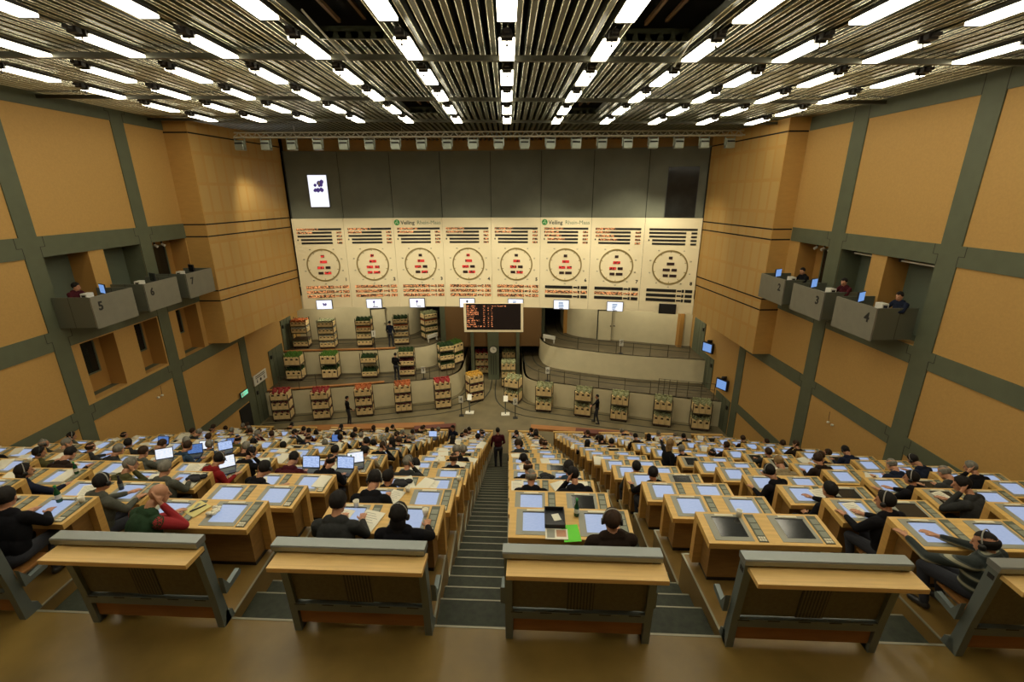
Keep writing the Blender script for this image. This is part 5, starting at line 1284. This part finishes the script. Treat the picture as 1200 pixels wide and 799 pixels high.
laptop(-3, 3, .80, .55, 'scr_white', 'open laptop with white page beside the person in red, fourth row'); laptop(-4, 4, .85, .4, 'scr_white', 'open laptop with white page, fifth row towards booth five'); laptop(-2, 4, .78, .3, 'scr_white', 'open laptop turned aside behind the turquoise one, fifth row')
laptop(-4, 5, .78, .3, 'scr_blue', 'open laptop with blue page, sixth row towards booth five'); laptop(-4, 6, .45, .3, 'scr_white', 'open laptop with white page, seventh row towards booth five'); laptop(-4, 6, .85, .5, 'scr_lap', 'open laptop with red and blue page, seventh row towards booth five'); laptop(-4, 7, .5, .3, 'scr_blue', 'open laptop with dark blue page, eighth row towards booth five')
laptop(-5, 7, .5, .0, 'scr_blue', 'open laptop with blue page, eighth row, fifth column towards booth five'); laptop(-3, 9, .5, 0, 'scr_blue', 'open laptop with dark screen, tenth row towards booth five'); laptop(-2, 12, .9, 0, 'scr_lap', 'open laptop with blue page, thirteenth row, second column towards booth five'); laptop(-1, 13, .7, 0, 'scr_lap', 'open laptop with blue page, fourteenth row by the central stairs')
# dark jackets lying over desks
for c, n, u, lab in ((-1, 2, .30, 'dark jacket lying over the third-row desk by the central stairs'), (0, 3, .52, 'dark cap on the fourth-row desk by the bushy-haired bidder'), (-3, 2, .9, 'dark cap on the third-row desk by the grey-haired bidder')):
    bb = MB(); rr = random.Random(n)
    for k in range(9): bb.ico((rr.uniform(-.10, .10), rr.uniform(-.08, .08), .03), rr.uniform(.05, .075), 'leaf_dark', 2, sc=(1.2, 1, .55))
    tag(bb.build('dark_garment', None, on_desk(c, n, u, .5), RZ), lab, 'garment')
# loose papers over the busier rows
rnd = random.Random(99)
for (c, n) in list(DESK):
    if n < 2: continue
    pr = .80 if c < 0 else .42 if c == 0 else .15
    if n > 9: pr += .12
    for s in (0, 1):
        if rnd.random() > pr: continue
        if c < 0 and n > 3 and rnd.random() < .35:
            q = link('paper', PAPER, None, on_desk(c, n, .08 + .3 * rnd.random() + .5 * s, rnd.uniform(.3, .7), .007), RZ + rnd.uniform(-.6, .6)); q.rotation_euler.x = TILT
            tag(q, 'white sheet beside the papers, %s half of the %s' % ('inner' if (c >= 0) == (s == 0) else 'outer', where(c, n)), 'paper', 'loose papers on the desks')
        u = (.06 + .36 * rnd.random()) + .5 * s; v = rnd.uniform(.35, .7)
        o = link('paper', PAPERS if rnd.random() > .4 else PAPER, None, on_desk(c, n, u, v, .010), RZ + rnd.uniform(-.5, .5)); o.rotation_euler.x = TILT
        k = rnd.uniform(1.0, 1.35); o.scale = (k, k, 1)
        tag(o, 'white papers on the %s half of the %s' % ('inner' if (c >= 0) == (s == 0) else 'outer', where(c, n)), 'paper', 'loose papers on the desks')
    if rnd.random() < (.22 if c < 0 else .06):
        cup(c, n, rnd.choice([.47, .96, .52]), .8, 'white cup on the ' + where(c, n))

# ------------------------------------------------------------------ rear wall, camera, world
b = MB(); b.box(-14.6, 12.1, -5.2, -5.0, -.3, 7.9, 'orange'); struct(b.build('wall_rear'))
cam = bpy.data.cameras.new('camera'); co = bpy.data.objects.new('camera', cam); col.objects.link(co)
cam.sensor_width = 36; cam.lens = 540 / 1200 * 36; cam.clip_start = .05; cam.clip_end = 200
co.matrix_world = Matrix.Translation(CAMLOC) @ Matrix.Rotation(CYW, 4, 'Z') @ Matrix.Rotation(math.pi / 2 - CP_, 4, 'X') @ Matrix.Rotation(CRO, 4, 'Z')
scene.camera = co
w = bpy.data.worlds.new('world'); scene.world = w; w.use_nodes = True
w.node_tree.nodes['Background'].inputs['Color'].default_value = (1, .9, .7, 1); w.node_tree.nodes['Background'].inputs['Strength'].default_value = .0
scene.view_settings.view_transform = 'Standard'; scene.view_settings.look = 'None'; scene.view_settings.gamma = 1; scene.view_settings.use_curve_mapping = False
scene.view_settings.exposure = EXPO
scene.cycles.use_denoising = True
scene.cycles.max_bounces = 6; scene.cycles.diffuse_bounces = 3; scene.cycles.glossy_bounces = 3
